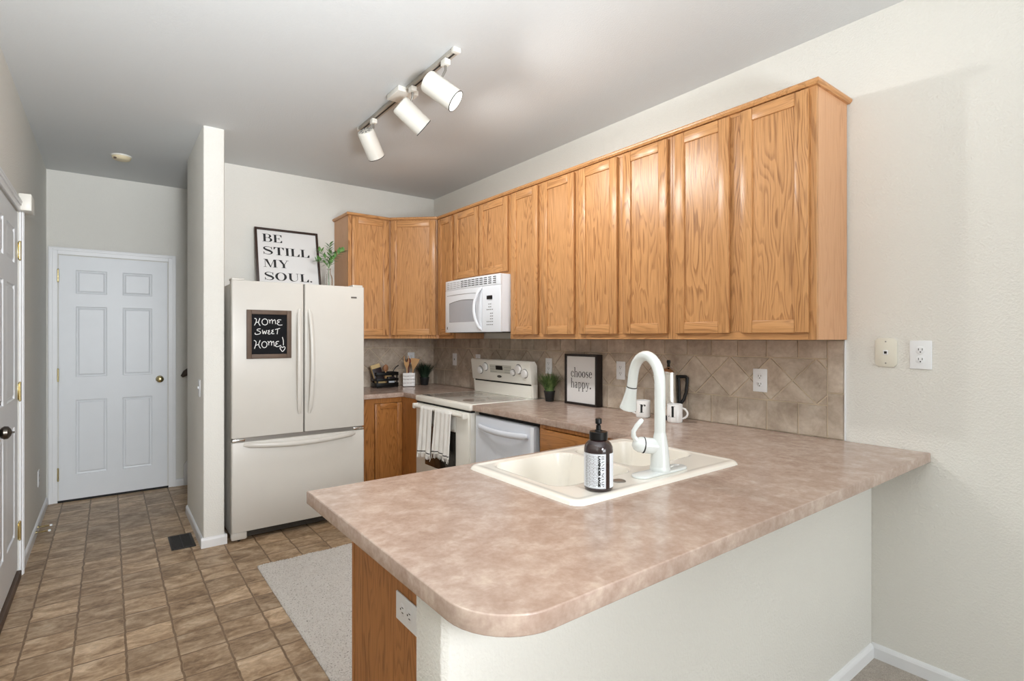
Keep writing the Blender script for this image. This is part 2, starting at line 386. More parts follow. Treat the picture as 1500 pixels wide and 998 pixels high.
CAP = {
 'B': (0.92, stem(0.12, s=0.1) + [q(0.3, 0.955, 0.5, 1), q(0.3, 0.50, 0.52, 0.545), q(0.3, 0, 0.52, 0.045)] + ring(0.48, 0.75, 0.32, 0.25, 0.14, 0.205, -90, 90, n=14) + ring(0.5, 0.27, 0.38, 0.272, 0.18, 0.228, -90, 90, n=14)),
 'E': (0.86, stem(0.12) + [q(0.3, 0.955, 0.78, 1), [(0.62, 0.955), (0.78, 0.955), (0.78, 0.7), (0.75, 0.7)], q(0.3, 0.49, 0.54, 0.53), [(0.48, 0.51), (0.56, 0.38), (0.58, 0.38), (0.58, 0.64), (0.56, 0.64)], q(0.3, 0, 0.8, 0.045), [(0.62, 0.045), (0.78, 0.3), (0.81, 0.3), (0.81, 0.045)]]),
 'S': (0.84, stroke([(0.72, 0.72), (0.66, 0.90), (0.42, 0.975), (0.17, 0.90), (0.14, 0.72), (0.34, 0.56), (0.58, 0.45), (0.73, 0.27), (0.62, 0.08), (0.38, 0.025), (0.16, 0.10), (0.09, 0.30)], [0.03, 0.05, 0.05, 0.09, 0.17, 0.22, 0.22, 0.17, 0.09, 0.05, 0.05, 0.03]) + [q(0.71, 0.66, 0.75, 1), q(0.07, 0, 0.11, 0.34)]),
 'T': (0.92, [q(0.04, 0.955, 0.88, 1), [(0.04, 0.68), (0.07, 0.68), (0.22, 0.955), (0.04, 0.955)], [(0.88, 0.955), (0.70, 0.955), (0.85, 0.68), (0.88, 0.68)]] + stem(0.36, s=0.12, top=False)),
 'I': (0.46, stem(0.13, s=0.1)),
 'L': (0.84, stem(0.12) + [q(0.3, 0, 0.78, 0.045), [(0.58, 0.045), (0.75, 0.36), (0.79, 0.36), (0.79, 0.045)]]),
 'M': (1.22, [q(0.13, 0, 0.17, 1), q(0.02, 0, 0.28, 0.04), q(0.02, 0.96, 0.2, 1), [(0.13, 1), (0.36, 1), (0.66, 0.0), (0.56, 0.0)], [(0.56, 0), (0.61, 0), (0.93, 1), (0.88, 1)], q(0.88, 0.96, 1.18, 1)] + stem(0.88, top=False)),
 'Y': (0.98, [[(0.08, 1), (0.31, 1), (0.6, 0.42), (0.42, 0.42)], [(0.80, 1), (0.85, 1), (0.6, 0.46), (0.54, 0.46)], q(0.0, 0.96, 0.42, 1), q(0.7, 0.96, 0.95, 1)] + stem(0.41, y1=0.46, top=False)),
 'O': (1.08, ring(0.54, 0.5, 0.48, 0.52, 0.27, 0.47, n=32)),
 'U': (1.02, [q(0.14, 0.33, 0.34, 1), q(0.82, 0.33, 0.86, 1), q(0.04, 0.96, 0.44, 1), q(0.72, 0.96, 0.96, 1)] + [[(0.50 + 0.36 * math.cos(t), 0.34 + 0.36 * math.sin(t)), (0.50 + 0.36 * math.cos(t2), 0.34 + 0.36 * math.sin(t2)), (0.58 + 0.24 * math.cos(t2), 0.34 + 0.30 * math.sin(t2)), (0.58 + 0.24 * math.cos(t), 0.34 + 0.30 * math.sin(t))] for t, t2 in [(PI + PI * k / 14, PI + PI * (k + 1) / 14) for k in range(14)]]),
 '.': (0.3, disc(0.14, 0.08, 0.09)),
 'H': (1.0, stem(0.12) + stem(0.66) + [q(0.3, 0.49, 0.7, 0.53)]),
 'A': (0.95, [[(0.40, 1), (0.52, 1), (0.88, 0), (0.66, 0)], [(0.42, 1), (0.46, 1), (0.15, 0), (0.10, 0)], q(0.22, 0.3, 0.7, 0.34), q(0, 0, 0.26, 0.04), q(0.56, 0, 0.96, 0.04)]),
 'N': (1.02, [q(0.13, 0, 0.17, 1), q(0.02, 0, 0.28, 0.04), [(0.08, 1), (0.30, 1), (0.88, 0), (0.78, 0)], q(0.82, 0, 0.87, 1), q(0.7, 0.96, 1.0, 1)]),
 'D': (1.0, stem(0.12) + [q(0.3, 0.955, 0.46, 1), q(0.3, 0, 0.46, 0.045)] + ring(0.42, 0.5, 0.5, 0.5, 0.28, 0.455, -90, 90, n=16)),
 'P': (0.88, stem(0.12) + [q(0.3, 0.955, 0.5, 1), q(0.3, 0.44, 0.5, 0.485)] + ring(0.48, 0.72, 0.34, 0.28, 0.14, 0.235, -90, 90, n=14)),
 # lower case, condensed; x height 0.6
 'c': (0.44, ring(0.23, 0.3, 0.2, 0.31, 0.10, 0.27, 40, 330) + disc(0.36, 0.47, 0.055)),
 'h': (0.56, stem(0.08, 0.1, 0, 1, 0.05, top=False) + [q(0.02, 0.96, 0.12, 1)] + stem(0.38, 0.1, 0, 0.42, 0.05, top=False) + ring(0.32, 0.42, 0.16, 0.19, 0.07, 0.15, 0, 140, n=12)),
 'o': (0.5, ring(0.25, 0.3, 0.22, 0.31, 0.11, 0.27)),
 's': (0.38, stroke([(0.31, 0.45), (0.26, 0.57), (0.17, 0.59), (0.08, 0.5), (0.12, 0.38), (0.25, 0.26), (0.31, 0.14), (0.22, 0.02), (0.12, 0.02), (0.05, 0.16)], [0.03, 0.03, 0.04, 0.08, 0.11, 0.11, 0.08, 0.04, 0.03, 0.03])),
 'e': (0.46, ring(0.24, 0.3, 0.2, 0.31, 0.10, 0.27, 12, 325) + [q(0.1, 0.33, 0.43, 0.37)]),
 'a': (0.5, stem(0.28, 0.1, 0, 0.45, 0.0, top=False, bot=False) + ring(0.22, 0.44, 0.16, 0.17, 0.06, 0.13, 0, 165, n=12) + ring(0.2, 0.16, 0.16, 0.18, 0.07, 0.13, 60, 330, n=16) + [q(0.28, 0, 0.46, 0.035)]),
 'p': (0.54, stem(0.08, 0.1, -0.32, 0.6, 0.05, top=False) + [q(0.02, 0.56, 0.12, 0.6)] + ring(0.26, 0.3, 0.23, 0.31, 0.12, 0.27, -150, 150)),
 'y': (0.5, [[(0.05, 0.6), (0.17, 0.6), (0.31, 0.02), (0.25, 0.0)], [(0.42, 0.6), (0.46, 0.6), (0.26, -0.1), (0.22, -0.1)], q(0, 0.565, 0.22, 0.6), q(0.36, 0.565, 0.5, 0.6)] + stroke([(0.24, -0.08), (0.19, -0.24), (0.08, -0.24)], [0.04, 0.04, 0.05]) + disc(0.08, -0.22, 0.055)),
 'r': (0.46, stem(0.08, 0.14, 0, 0.6, 0.06, top=False) + [q(0.02, 0.56, 0.2, 0.6)] + ring(0.34, 0.40, 0.15, 0.2, 0.11, 0.17, 60, 170, n=10) + disc(0.38, 0.52, 0.06)),
 ' ': (0.4, []),
}
def word_polys(word, height, width=None, gap=0.0):
    out = []; x = 0
    for ch in word:
        w, polys = CAP[ch]
        for p in polys: out.append([(x + a, b) for a, b in p])
        x += w + gap
    sx = height if width is None else width / x
    return [[(a * sx, b * height) for a, b in p] for p in out], x * sx
def polys_mb(mb, polys, dx, dz, y, fn=None):
    """lay flat ink polygons on the plane y, facing -Y (or through fn(u, v) -> point)"""
    for p in polys:
        vs = [mb.bm.verts.new((dx + a, y, dz + b) if fn is None else fn(dx + a, dz + b)) for a, b in p]
        f = mb.bm.faces.new(vs)
    return mb

# ------------------------------------------------------------------ the room
XL, XR, YB, YH, ZC, YREAR = -0.4136, 2.6166, 4.755, 5.82, 2.775, -7.0
CT = 0.9206        # worktop height
def struct(o, label, cat='wall'): return tag(o, label, cat, kind='structure')
struct(MB().box(XL - .2, 3.6, YREAR, YH + .1, -0.08, 0).build('floor', 'vinyl_floor', smooth=False), 'brown stone-look square tile vinyl floor of kitchen and hall', 'floor')
struct(MB().box(0.62, XR - .001, YREAR, 0.884, 0.0, 0.012).build('floor_carpet', 'carpet', smooth=False), 'light beige carpet beyond the white half wall', 'floor')
struct(MB().box(XL - .2, 3.6, YREAR, YH + .1, ZC, ZC + .1).build('ceiling', 'ceiling_paint', smooth=False), 'smooth white painted ceiling', 'ceiling')
struct(MB().box(XR, XR + .14, YREAR, YB, 0, ZC).build('wall_right', 'wall_paint', smooth=False), 'off white textured wall behind the long cabinet run', 'wall')
struct(MB().box(0.6178, 3.6, YB, YB + .12, 0, ZC).build('wall_back', 'wall_paint', smooth=False), 'off white wall behind the refrigerator', 'wall')
# partition between hall and fridge, with rounded corners
struct(MB().prism([(0.4915, 4.875), (0.4915, 4.014), (0.4956, 4.0041), (0.5055, 4.0), (0.6038, 4.0), (0.6137, 4.0041), (0.6178, 4.014), (0.6178, 4.875)], 0, ZC).build('wall_partition', 'wall_paint'), 'narrow white partition wall beside the refrigerator', 'wall')
struct(MB().box(XL - .15, 3.6, YH, YH + .12, 0, ZC).build('wall_hall_end', 'wall_paint', smooth=False), 'off white end wall of the hall around the white door', 'wall')
struct(MB().box(3.5, 3.6, YB + .12, YH, 0, ZC).build('wall_stair_end', 'wall_paint', smooth=False), 'wall closing the stairwell', 'wall')
# left wall with the doorway cut out
DZ = 2.105; DY0, DY1 = 3.215, 4.145
mb = MB(); mb.box(XL - .15, XL, YREAR, DY0, 0, ZC); mb.box(XL - .15, XL, DY1, YH, 0, ZC); mb.box(XL - .15, XL, DY0, DY1, DZ, ZC); mb.box(XL - .15, XL - .06, DY0, DY1, 0, DZ)
struct(mb.build('wall_left', 'wall_paint', smooth=False), 'off white hall wall on the left with the entry door', 'wall')
# half wall under the peninsula
struct(MB().prism([(0.508, 0.897), (0.52, 0.885), (XR - .001, 0.885), (XR - .001, 1.0), (0.508, 1.0)], 0, 0.8815, 0.003).build('wall_half', 'wall_paint'), 'white half wall under the peninsula worktop', 'wall')

# baseboards
def base_prof(mb, x0, y0, x1, y1, side, h=0.066, t=0.013):
    """baseboard from (x0,y0) to (x1,y1); side = +1/-1 left or right of the direction"""
    d = Vector((x1 - x0, y1 - y0)); L = d.length; d.normalize(); nrm = Vector((-d.y, d.x)) * side
    prof = [(0, 0), (t, 0), (t, h - 0.016), (t * 0.75, h - 0.008), (t * 0.35, h - 0.002), (0, h)]
    A = [mb.bm.verts.new((x0 + nrm.x * p, y0 + nrm.y * p, z)) for p, z in prof]; B = [mb.bm.verts.new((x1 + nrm.x * p, y1 + nrm.y * p, z)) for p, z in prof]
    for i in range(len(prof)): j = (i + 1) % len(prof); mb.bm.faces.new((A[i], A[j], B[j], B[i]))
    mb.bm.faces.new(A); mb.bm.faces.new(B)
    return mb
def bb(name, segs, label, **kw):
    mb = MB()
    for s in segs: base_prof(mb, *s, **kw)
    bmesh.ops.recalc_face_normals(mb.bm, faces=mb.bm.faces[:])
    return struct(mb.build(name, 'trim_white', smooth=False), label, 'baseboard')
bb('baseboard_left', [(XL, 4.212, XL, 5.80, -1)], 'white baseboard along the left hall wall')
bb('baseboard_partition', [(0.4915, 4.0, 0.4915, 4.87, 1), (0.479, 4.0, 0.6303, 4.0, -1), (0.6178, 3.988, 0.6178, 4.3, -1)], 'white baseboard around the partition wall')
bb('baseboard_hall_end', [(0.493, YH, 0.556, YH, -1)], 'short white baseboard right of the hall door')
bb('baseboard_half', [(0.51, 0.885, XR - .014, 0.885, -1)], 'white baseboard along the half wall', h=0.072)
bb('baseboard_right', [(XR, -2.9, XR, 0.884, 1)], 'white baseboard along the right wall', h=0.072)

# ------------------------------------------------------------------ doors
def six_panel(w, h, t, cols, rows, fancy=True):
    """slab in the xz plane, front at y=0 looking -Y; panels sunk with a raised field"""
    xs = sorted({0, w, *[c for p in cols for c in p]}); zs = sorted({0, h, *[r for p in rows for r in p]})
    b = bmesh.new(); V = {(i, j): b.verts.new((x, 0, z)) for i, x in enumerate(xs) for j, z in enumerate(zs)}
    panels = []
    for i in range(len(xs) - 1):
        for j in range(len(zs) - 1):
            f = b.faces.new((V[i, j], V[i + 1, j], V[i + 1, j + 1], V[i, j + 1]))
            if (xs[i], xs[i + 1]) in cols and (zs[j], zs[j + 1]) in rows: panels.append(f)
    b.normal_update()
    def inset(th, dp):
        for f in panels:
            bmesh.ops.inset_individual(b, faces=[f], thickness=th)
            for v in f.verts: v.co.y += dp
    inset(0.005, 0.007); inset(0.012, 0.002); inset(0.003, 0.0); inset(0.013, -0.006); inset(0.002, -0.001)
    mb = MB(); mb._take(b)
    mb.box(0, w, 0.0105, t, 0, h)
    # edge strip
    mb.box(-0.0, 0.0005, 0, 0.0105, 0, h); mb.box(w - .0005, w, 0, 0.0105, 0, h); mb.box(0, w, 0, 0.0105, h - .0005, h)
    return mb
def casing(name, x0, x1, z1, w, label, loc, rotz, z0=0.0):
    mb = MB()
    for a, b_, d in ((0, w, 0.010), (w * 0.55, w, 0.016), (w * .82, w, 0.019)):
        # strips: a..b measured from the opening outwards
        mb.box(x0 - b_, x0 - a, -d, 0, z0, z1 + b_, 0.002); mb.box(x1 + a, x1 + b_, -d, 0, z0, z1 + b_, 0.002); mb.box(x0 - a, x1 + a, -d, 0, z1 + a, z1 + b_, 0.002)
    return struct(mb.build(name, 'trim_white', loc=loc, rotz=rotz, smooth=False), label, 'door casing')
def hinge(parent, x, z, y=-0.004, wide=True):
    mb = MB()
    if wide: mb.box(x - .020, x + .014, y - .001, y + .002, z - .045, z + .045, 0.0008)
    else: mb.box(x - .004, x + .004, y - .001, y + .002, z - .045, z + .045, 0.0008)
    mb.cyl((x, y - .006, z - .047), (x, y - .006, z + .047), 0.0065, 12); mb.ball((x, y - .006, z + .05), 0.007, seg=10); mb.ball((x, y - .006, z - .05), 0.007, seg=10)
    return mb.build('hinge', 'brass', parent)
# hall door
d1 = six_panel(0.762, 2.052, 0.035, ((0.110, 0.320), (0.430, 0.645)), ((0.205, 0.835), (1.03, 1.625), (1.735, 1.935)))
d1 = struct(d1.build('door_1', 'door_white', smooth=False, loc=(-0.334, YH - .012, 0.018)), 'white six panel door at the end of the hall', 'door')
for z in (0.22, 1.05, 1.88): tag(hinge(d1, -0.004, z, -0.002, False), 'small hinge on the left edge of the door')
mb = MB(); mb.lathe([(0.030, 0), (0.031, 0.004), (0.024, 0.009), (0.011, 0.014), (0.011, 0.028), (0.024, 0.036), (0.029, 0.048), (0.026, 0.060), (0.014, 0.067), (0, 0.068)], 24, Matrix.Translation((0.703, 0, 0.985)) @ Matrix.Rotation(PI / 2, 4, 'X'))
tag(mb.build('door_knob', 'brass', d1), 'round brass door knob')
casing('trim_1', -0.342, 0.436, 2.078, 0.058, 'white casing around the hall door', (0, YH, 0), 0)
struct(MB().box(-0.342, 0.436, YH - .010, YH - .0005, 0, 0.016).build('trim_threshold', 'black_gap', smooth=False), 'dark gap and threshold under the hall door', 'threshold')
# entry door in the left wall (local x runs along +Y)
dw = DY1 - DY0 - 0.012
d2 = six_panel(dw, 2.04, 0.04, ((0.115, 0.40), (0.51, 0.795)), ((0.215, 0.83), (0.985, 1.615), (1.74, 1.93)))
d2 = struct(d2.build('door_2', 'door_white', smooth=False, loc=(XL - .004, DY0 + .006, 0.056), rotz=L90), 'white six panel entry door with brass hinges in the left wall', 'door')
for z in (0.215, 1.015, 1.825): tag(hinge(d2, dw + .004, z, -0.003), 'brass hinge')
mb = MB(); M = Matrix.Translation((0.065, 0, 0.896)) @ Matrix.Rotation(PI / 2, 4, 'X')
mb.lathe([(0.032, 0), (0.033, 0.004), (0.026, 0.010), (0.012, 0.014), (0.012, 0.026), (0.022, 0.030), (0.030, 0.042), (0.028, 0.055), (0.016, 0.064), (0.004, 0.068), (0.004, 0.076), (0, 0.077)], 24, M)
tag(mb.build('door_knob', 'pewter', d2), 'dark pewter door knob')
mb = MB(); mb.lathe([(0.027, 0), (0.027, 0.008), (0.012, 0.014), (0.010, 0.03), (0, 0.031)], 20, Matrix.Translation((0.065, 0, 1.03)) @ Matrix.Rotation(PI / 2, 4, 'X')); tag(mb.build('deadbolt', 'pewter', d2), 'dark deadbolt')
casing('trim_2', DY0 - .004, DY1 + .004, DZ, 0.058, 'white casing around the entry door', (XL, 0, 0), L90)
struct(MB().box(XL - .055, XL + .012, DY0, DY1, 0, 0.044, 0.004).build('trim_sill', 'brown_frame', smooth=False), 'dark sill under the entry door', 'sill')

# stairs and handrail glimpsed behind the partition
mb = MB()
for i in range(4): mb.box(0.60 + .26 * i, 3.49, YB + .125, YH - .03, .2 * i, .2 * (i + 1) - .001, 0.012)
tag(mb.build('staircase', 'carpet_stair'), 'carpeted stair steps seen behind the partition wall', 'stairs', kind='structure')
mb = MB(); mb.plate([(0.575, 0.0), (0.60, 0.0), (1.6, .80), (1.6, 1.0), (0.575, 0.22), (0.557, 0.19), (0.557, 0)], YH - .022, YH - .001, 0.002)
struct(mb.build('trim_stair_skirt', 'trim_white'), 'white stair skirt board on the hall end wall', 'skirt board')
rail = thing('handrail', 'dark wood stair handrail end peeking past the partition', 'handrail', (0.535, YH - .06, 1.02))
MB().tube([(0, 0, 0), (0.03, 0, 0.03), (1.2, 0, 0.93)], [0.012, 0.028, 0.028], 14).build('rail', 'dark_wood', rail)
MB().cyl((0.3, 0, 0.22), (0.3, 0.0595, 0.16), 0.008).build('bracket', 'brass', rail)

# ------------------------------------------------------------------ backsplash: real tiles over grout
def clip(poly, x0, x1, z0, z1):
    def cut(P, f, inter):
        out = []
        for i, a in enumerate(P):
            b = P[(i + 1) % len(P)]; fa, fb = f(a), f(b)
            if fa >= 0: out.append(a)
            if (fa >= 0) != (fb >= 0): t = fa / (fa - fb); out.append((a[0] + (b[0] - a[0]) * t, a[1] + (b[1] - a[1]) * t))
        return out
    for f in (lambda p: p[0] - x0, lambda p: x1 - p[0], lambda p: p[1] - z0, lambda p: z1 - p[1]):
        poly = cut(poly, f, None)
        if len(poly) < 3: return []
    return poly
def shrink(poly, g):
    """inset a convex polygon by g"""
    n = len(poly); A = sum(poly[i][0] * poly[(i + 1) % n][1] - poly[(i + 1) % n][0] * poly[i][1] for i in range(n)) / 2
    if abs(A) < 2e-4: return []
    if A < 0: poly = poly[::-1]
    lines = []
    for i in range(n):
        a, b = Vector(poly[i]), Vector(poly[(i + 1) % n]); d = (b - a)
        if d.length < 1e-5: continue
        d.normalize(); nn = Vector((-d.y, d.x)); lines.append((a + nn * g, d))
    out = []; m = len(lines)
    for i in range(m):
        p, d = lines[i - 1]; p2, d2 = lines[i]; den = d.x * d2.y - d.y * d2.x
        if abs(den) < 1e-6: continue
        t = ((p2 - p).x * d2.y - (p2 - p).y * d2.x) / den; out.append(tuple(p + d * t))
    A2 = sum(out[i][0] * out[(i + 1) % len(out)][1] - out[(i + 1) % len(out)][0] * out[i][1] for i in range(len(out))) / 2
    return out if A2 > 1e-4 else []
def backsplash(name, x0, x1, col0, apex0, loc, rotz, label, strip=None, ztop=1.3715, top_notch=None):
    """x along the wall; band of diamonds between two rows of squares"""
    zb, z1, z2 = CT + .001, 1.0705, 1.2835
    o_x1 = strip[0] if strip else x1
    tiles = []
    p = 0.1515
    for k in range(-40, 60):
        a = col0 + k * p; tiles.append(clip([(a, zb), (a + p, zb), (a + p, z1), (a, z1)], x0, o_x1, zb, z1)); tiles.append(clip([(a, z2), (a + p, z2), (a + p, ztop), (a, ztop)], x0, o_x1, z2, ztop))
    D = z2 - z1; zm = (z1 + z2) / 2
    for k in range(-30, 40):
        c = apex0 + k * D
        tiles.append(clip([(c, z1), (c + D / 2, zm), (c, z2), (c - D / 2, zm)], x0, o_x1, z1, z2))
        tiles.append(clip([(c, z2), (c + D / 2, zm), (c + D, z2)], x0, o_x1, z1, z2)); tiles.append(clip([(c, z1), (c + D, z1), (c + D / 2, zm)], x0, o_x1, z1, z2))
    if strip:
        for za, zb_ in ((zb, 1.129), (1.129, ztop)): tiles.append([(strip[0], za), (x1, za), (x1, zb_), (strip[0], zb_)])
    mb = MB(); cnt = 0
    for t in tiles:
        if not t: continue
        t = shrink(t, 0.0024)
        if len(t) < 3: continue
        b = bmesh.new(); f0 = [b.verts.new((x, -0.0035, z)) for x, z in t]
        t2 = shrink(t, 0.0018) or t
        if len(t2) == len(t):
            f1 = [b.verts.new((x, -0.0088, z)) for x, z in t2]
            b.faces.new(f1)
            # match nearest start
            k0 = min(range(len(f0)), key=lambda k: (f0[k].co - f1[0].co).length)
            for i in range(len(f1)): b.faces.new((f0[(k0 + i) % len(f0)], f0[(k0 + i + 1) % len(f0)], f1[(i + 1) % len(f1)], f1[i]))
        else: b.faces.new(f0)
        bmesh.ops.recalc_face_normals(b, faces=b.faces[:])
        for f in b.faces:
            if len(f.verts) == len(t2) and abs(f.normal.y) > 0.9 and f.normal.y > 0: f.normal_flip()
        mb._take(b); cnt += 1
    root = thing(name, label, 'tiles', loc, rotz, kind='structure')
    mb.build('tile_field', 'stone_tile', root, smooth=False)
    MB().box(x0, x1, -0.0038, -0.0002, zb, ztop).build('grout_bed', 'grout', root, smooth=False)
    return root
# right wall: local x = YB - Y
backsplash('wall_tiles_right', 0.0095, YB - 0.99, YB - 1.189, YB - 1.107, (XR, YB, 0), R90, 'beige stone tile backsplash on the right wall with diamond band', strip=(YB - 1.0605, 0))
backsplash('wall_tiles_back', 1.585, XR - .001, 1.97, 1.932, (0, YB, 0), 0, 'beige stone tile backsplash on the wall beside the refrigerator')
struct(MB().box(XR - .009, XR - .0002, 0.9855, 0.9895, CT + .001, 1.3715).build('trim_caulk', 'trim_white', smooth=False), 'white caulk line at the end of the tiles', 'trim')

# ------------------------------------------------------------------ worktops
def slab(pts, z0, z1, name, holes=(), mat='laminate', bev=0.003):
    cu = bpy.data.curves.new('tmp', 'CURVE'); cu.dimensions = '2D'; cu.fill_mode = 'BOTH'; cu.extrude = (z1 - z0) / 2 - bev; cu.bevel_depth = bev; cu.bevel_resolution = 2; cu.offset = -bev
    for P in [pts, *holes]:
        s = cu.splines.new('POLY'); s.points.add(len(P) - 1); s.use_cyclic_u = True
        for i, (x, y) in enumerate(P): s.points[i].co = (x, y, 0, 1)
    o = bpy.data.objects.new('tmp', cu); COL.objects.link(o)
    me = bpy.data.meshes.new_from_object(o.evaluated_get(bpy.context.evaluated_depsgraph_get())); bpy.data.objects.remove(o); bpy.data.curves.remove(cu)
    me.transform(Matrix.Translation((0, 0, (z0 + z1) / 2))); me.name = name
    me.polygons.foreach_set('use_smooth', [True] * len(me.polygons)); me.set_sharp_from_angle(angle=math.radians(40))
    me.materials.clear(); me.materials.append(MATS[mat]); r = bpy.data.objects.new(name, me); COL.objects.link(r); return r
def rrect(x0, x1, y0, y1, r, n=8):
    out = []
    for cx, cy, a in ((x1 - r, y1 - r, 0), (x0 + r, y1 - r, 90), (x0 + r, y0 + r, 180), (x1 - r, y0 + r, 270)):
        for k in range(n + 1): t = math.radians(a + 90 * k / n); out.append((cx + r * math.cos(t), cy + r * math.sin(t)))
    return out
PX, PY0, PY1 = 0.4723, 0.6796, 1.6422
rr = 0.135
corner = [(PX + rr - rr * math.sin(math.radians(a)), PY0 + rr - rr * math.cos(math.radians(a))) for a in range(90, -1, -9)]
SX0, SX1, SY0, SY1 = 1.006, 1.842, 1.036, 1.596
XC = 1.972
pen = slab([(PX, PY1)] + corner + [(XR - .0015, PY0), (XR - .0015, 3.043), (XC, 3.043), (XC, PY1)], CT - .038, CT, 'countertop', [rrect(SX0 + .02, SX1 - .02, SY0 + .02, SY1 - .02, .05)])
tag(pen, 'mottled pinkish beige laminate worktop of peninsula and right wall', 'countertop')
lc = slab([(1.578, 4.11), (XC, 4.11), (XC, 3.854), (XR - .0015, 3.854), (XR - .0015, YB - .0015), (1.578, YB - .0015)], CT - .038, CT, 'countertop')
tag(lc, 'mottled beige laminate worktop in the corner between refrigerator and range', 'countertop')

# ------------------------------------------------------------------ cabinets
def cab_door(parent, x0, x1, z0, z1, y, fr=0.055, mv='oak_vertical', mh='oak_along_y', t=0.019, rot=None):
    """frame and flat panel door; front at y - t"""
    mb = MB(); mb.box(x0, x0 + fr, y - t, y, z0, z1, 0.004); mb.box(x1 - fr, x1, y - t, y, z0, z1, 0.004)
    d = mb.build('door', mv, parent)
    for za, zb_ in ((z0, z0 + fr), (z1 - fr, z1)):
        r = MB(); r.box(x0 + fr + .0003, x1 - fr - .0003, y - t + .0006, y, za, zb_, 0.003); r.build('rail', mh, d)
    p = MB(); p.box(x0 + fr - .004, x1 - fr + .004, y - t + .0085, y - .003, z0 + fr - .004, z1 - fr + .004)
    p.build('panel', mv, d)
    return d
def upper(name, label, loc, rotz, w, h, doors, depth=0.29, zoff=0.0, side=None, group='oak wall cabinets', ends=(0.0, 0.0)):
    """doors: list of (x0, x1, z0, z1) in local coordinates"""
    root = thing(name, label, 'cabinet', loc, rotz, group)
    MB().box(0.0008, w - .0008, -depth, -0.009, 0.0, h).build('carcass', 'oak_side', root, smooth=False)
    y0, y1 = -depth - .019, -depth - .0003
    xs = sorted([(d[0], d[1]) for d in doors]); z0 = min(d[2] for d in doors); z1 = max(d[3] for d in doors)
    # face frame: stiles between the doors, rails above and below
    edges = [0.0008] + [e for d in xs for e in d] + [w - .0008]
    for i in range(0, len(edges), 2):
        end = i == 0 or i + 2 >= len(edges); a_, b_ = edges[i] - (0 if i == 0 else .006), edges[i + 1] + (0 if i + 2 >= len(edges) else .006)
        st = MB(); st.box(a_, b_, y0, y1, 0 if end else z0 + .0085, h if end else z1 - .0085, 0.0008); st.build('frame_stile', 'oak_vertical', root, smooth=False)
    xa, xb = edges[1] + .0063, edges[-2] - .0063
    for za, zb_ in ((0, z0 + .008), (z1 - .008, h)): MB().box(xa, xb, y0, y1, za, zb_, 0.0008).build('frame_rail', 'oak_along_y', root, smooth=False)
    for d in doors: cab_door(root, *d, y0 - .0006)
    return root
ZU, HU = 1.372, 1.045
XW = XR
dz0, dz1 = 0.03, HU - 0.008
def RY(y): return y
units = [
 (3.058, 2.365, [(3.028, 2.739), (2.691, 2.388)], 'long oak wall cabinet with two doors just right of the microwave'),
 (2.365, 1.675, [(2.343, 2.040), (1.993, 1.698)], 'long oak wall cabinet with two doors in the middle of the right wall run'),
 (1.675, 0.978, [(1.651, 1.354), (1.299, 1.004)], 'long oak wall cabinet with two doors at the exposed right end'),
]
for ya, yb, ds, lab in units:
    upper('wall_cabinet', lab, (XW, ya, ZU), R90, ya - yb, HU, [(ya - a, ya - b, dz0, dz1) for a, b in ds])
# narrow cabinet and the short one over the microwave
upper('wall_cabinet', 'narrow single door oak wall cabinet left of the microwave', (XW, 4.104, ZU), R90, 4.104 - 3.842, HU, [(4.104 - 4.092, 4.104 - 3.852, dz0, dz1)])
ZM = 1.842
upper('wall_cabinet', 'short oak wall cabinet with two doors above the microwave', (XW, 3.842, ZM), R90, 3.842 - 3.058, ZU + HU - ZM, [(3.842 - 3.816, 3.842 - 3.460, 0.022, ZU + HU - ZM - .008), (3.842 - 3.442, 3.842 - 3.078, 0.022, ZU + HU - ZM - .008)])
# left run on the back wall
upper('wall_cabinet', 'single door oak wall cabinet above the refrigerator right side', (1.606, YB, ZU), 0, 1.978 - 1.606, HU, [(0.03, 1.978 - 1.606 - .012, dz0, dz1)], depth=YB - 4.406 - .019)
# diagonal corner cabinet
A, B = Vector((1.9785, 4.406)), Vector((2.3058, 4.1045))
root = thing('corner_wall_cabinet', 'diagonal oak corner wall cabinet with one wide door', 'cabinet', (0, 0, ZU), 0, 'oak wall cabinets')
MB().prism([(A.x + .0005, A.y + .02), (B.x + .02, B.y + .0005), (XR - .0095, B.y + .0005), (XR - .0095, YB - .0095), (A.x + .0005, YB - .0095)], 0, HU).build('carcass', 'oak_side', root, smooth=False)
dv = (B - A); wd = dv.length; ang = math.atan2(dv.y, dv.x)
fr = MB().box(0.016, wd - .016, -.004, 0.008, 0, HU).build('face_frame', 'oak_vertical', root, smooth=False, loc=(A.x, A.y, 0), rotz=ang)
d = cab_door(root, 0.020, wd - .024, dz0, dz1, -.0045); d.location = (A.x, A.y, 0); d.rotation_euler.z = ang
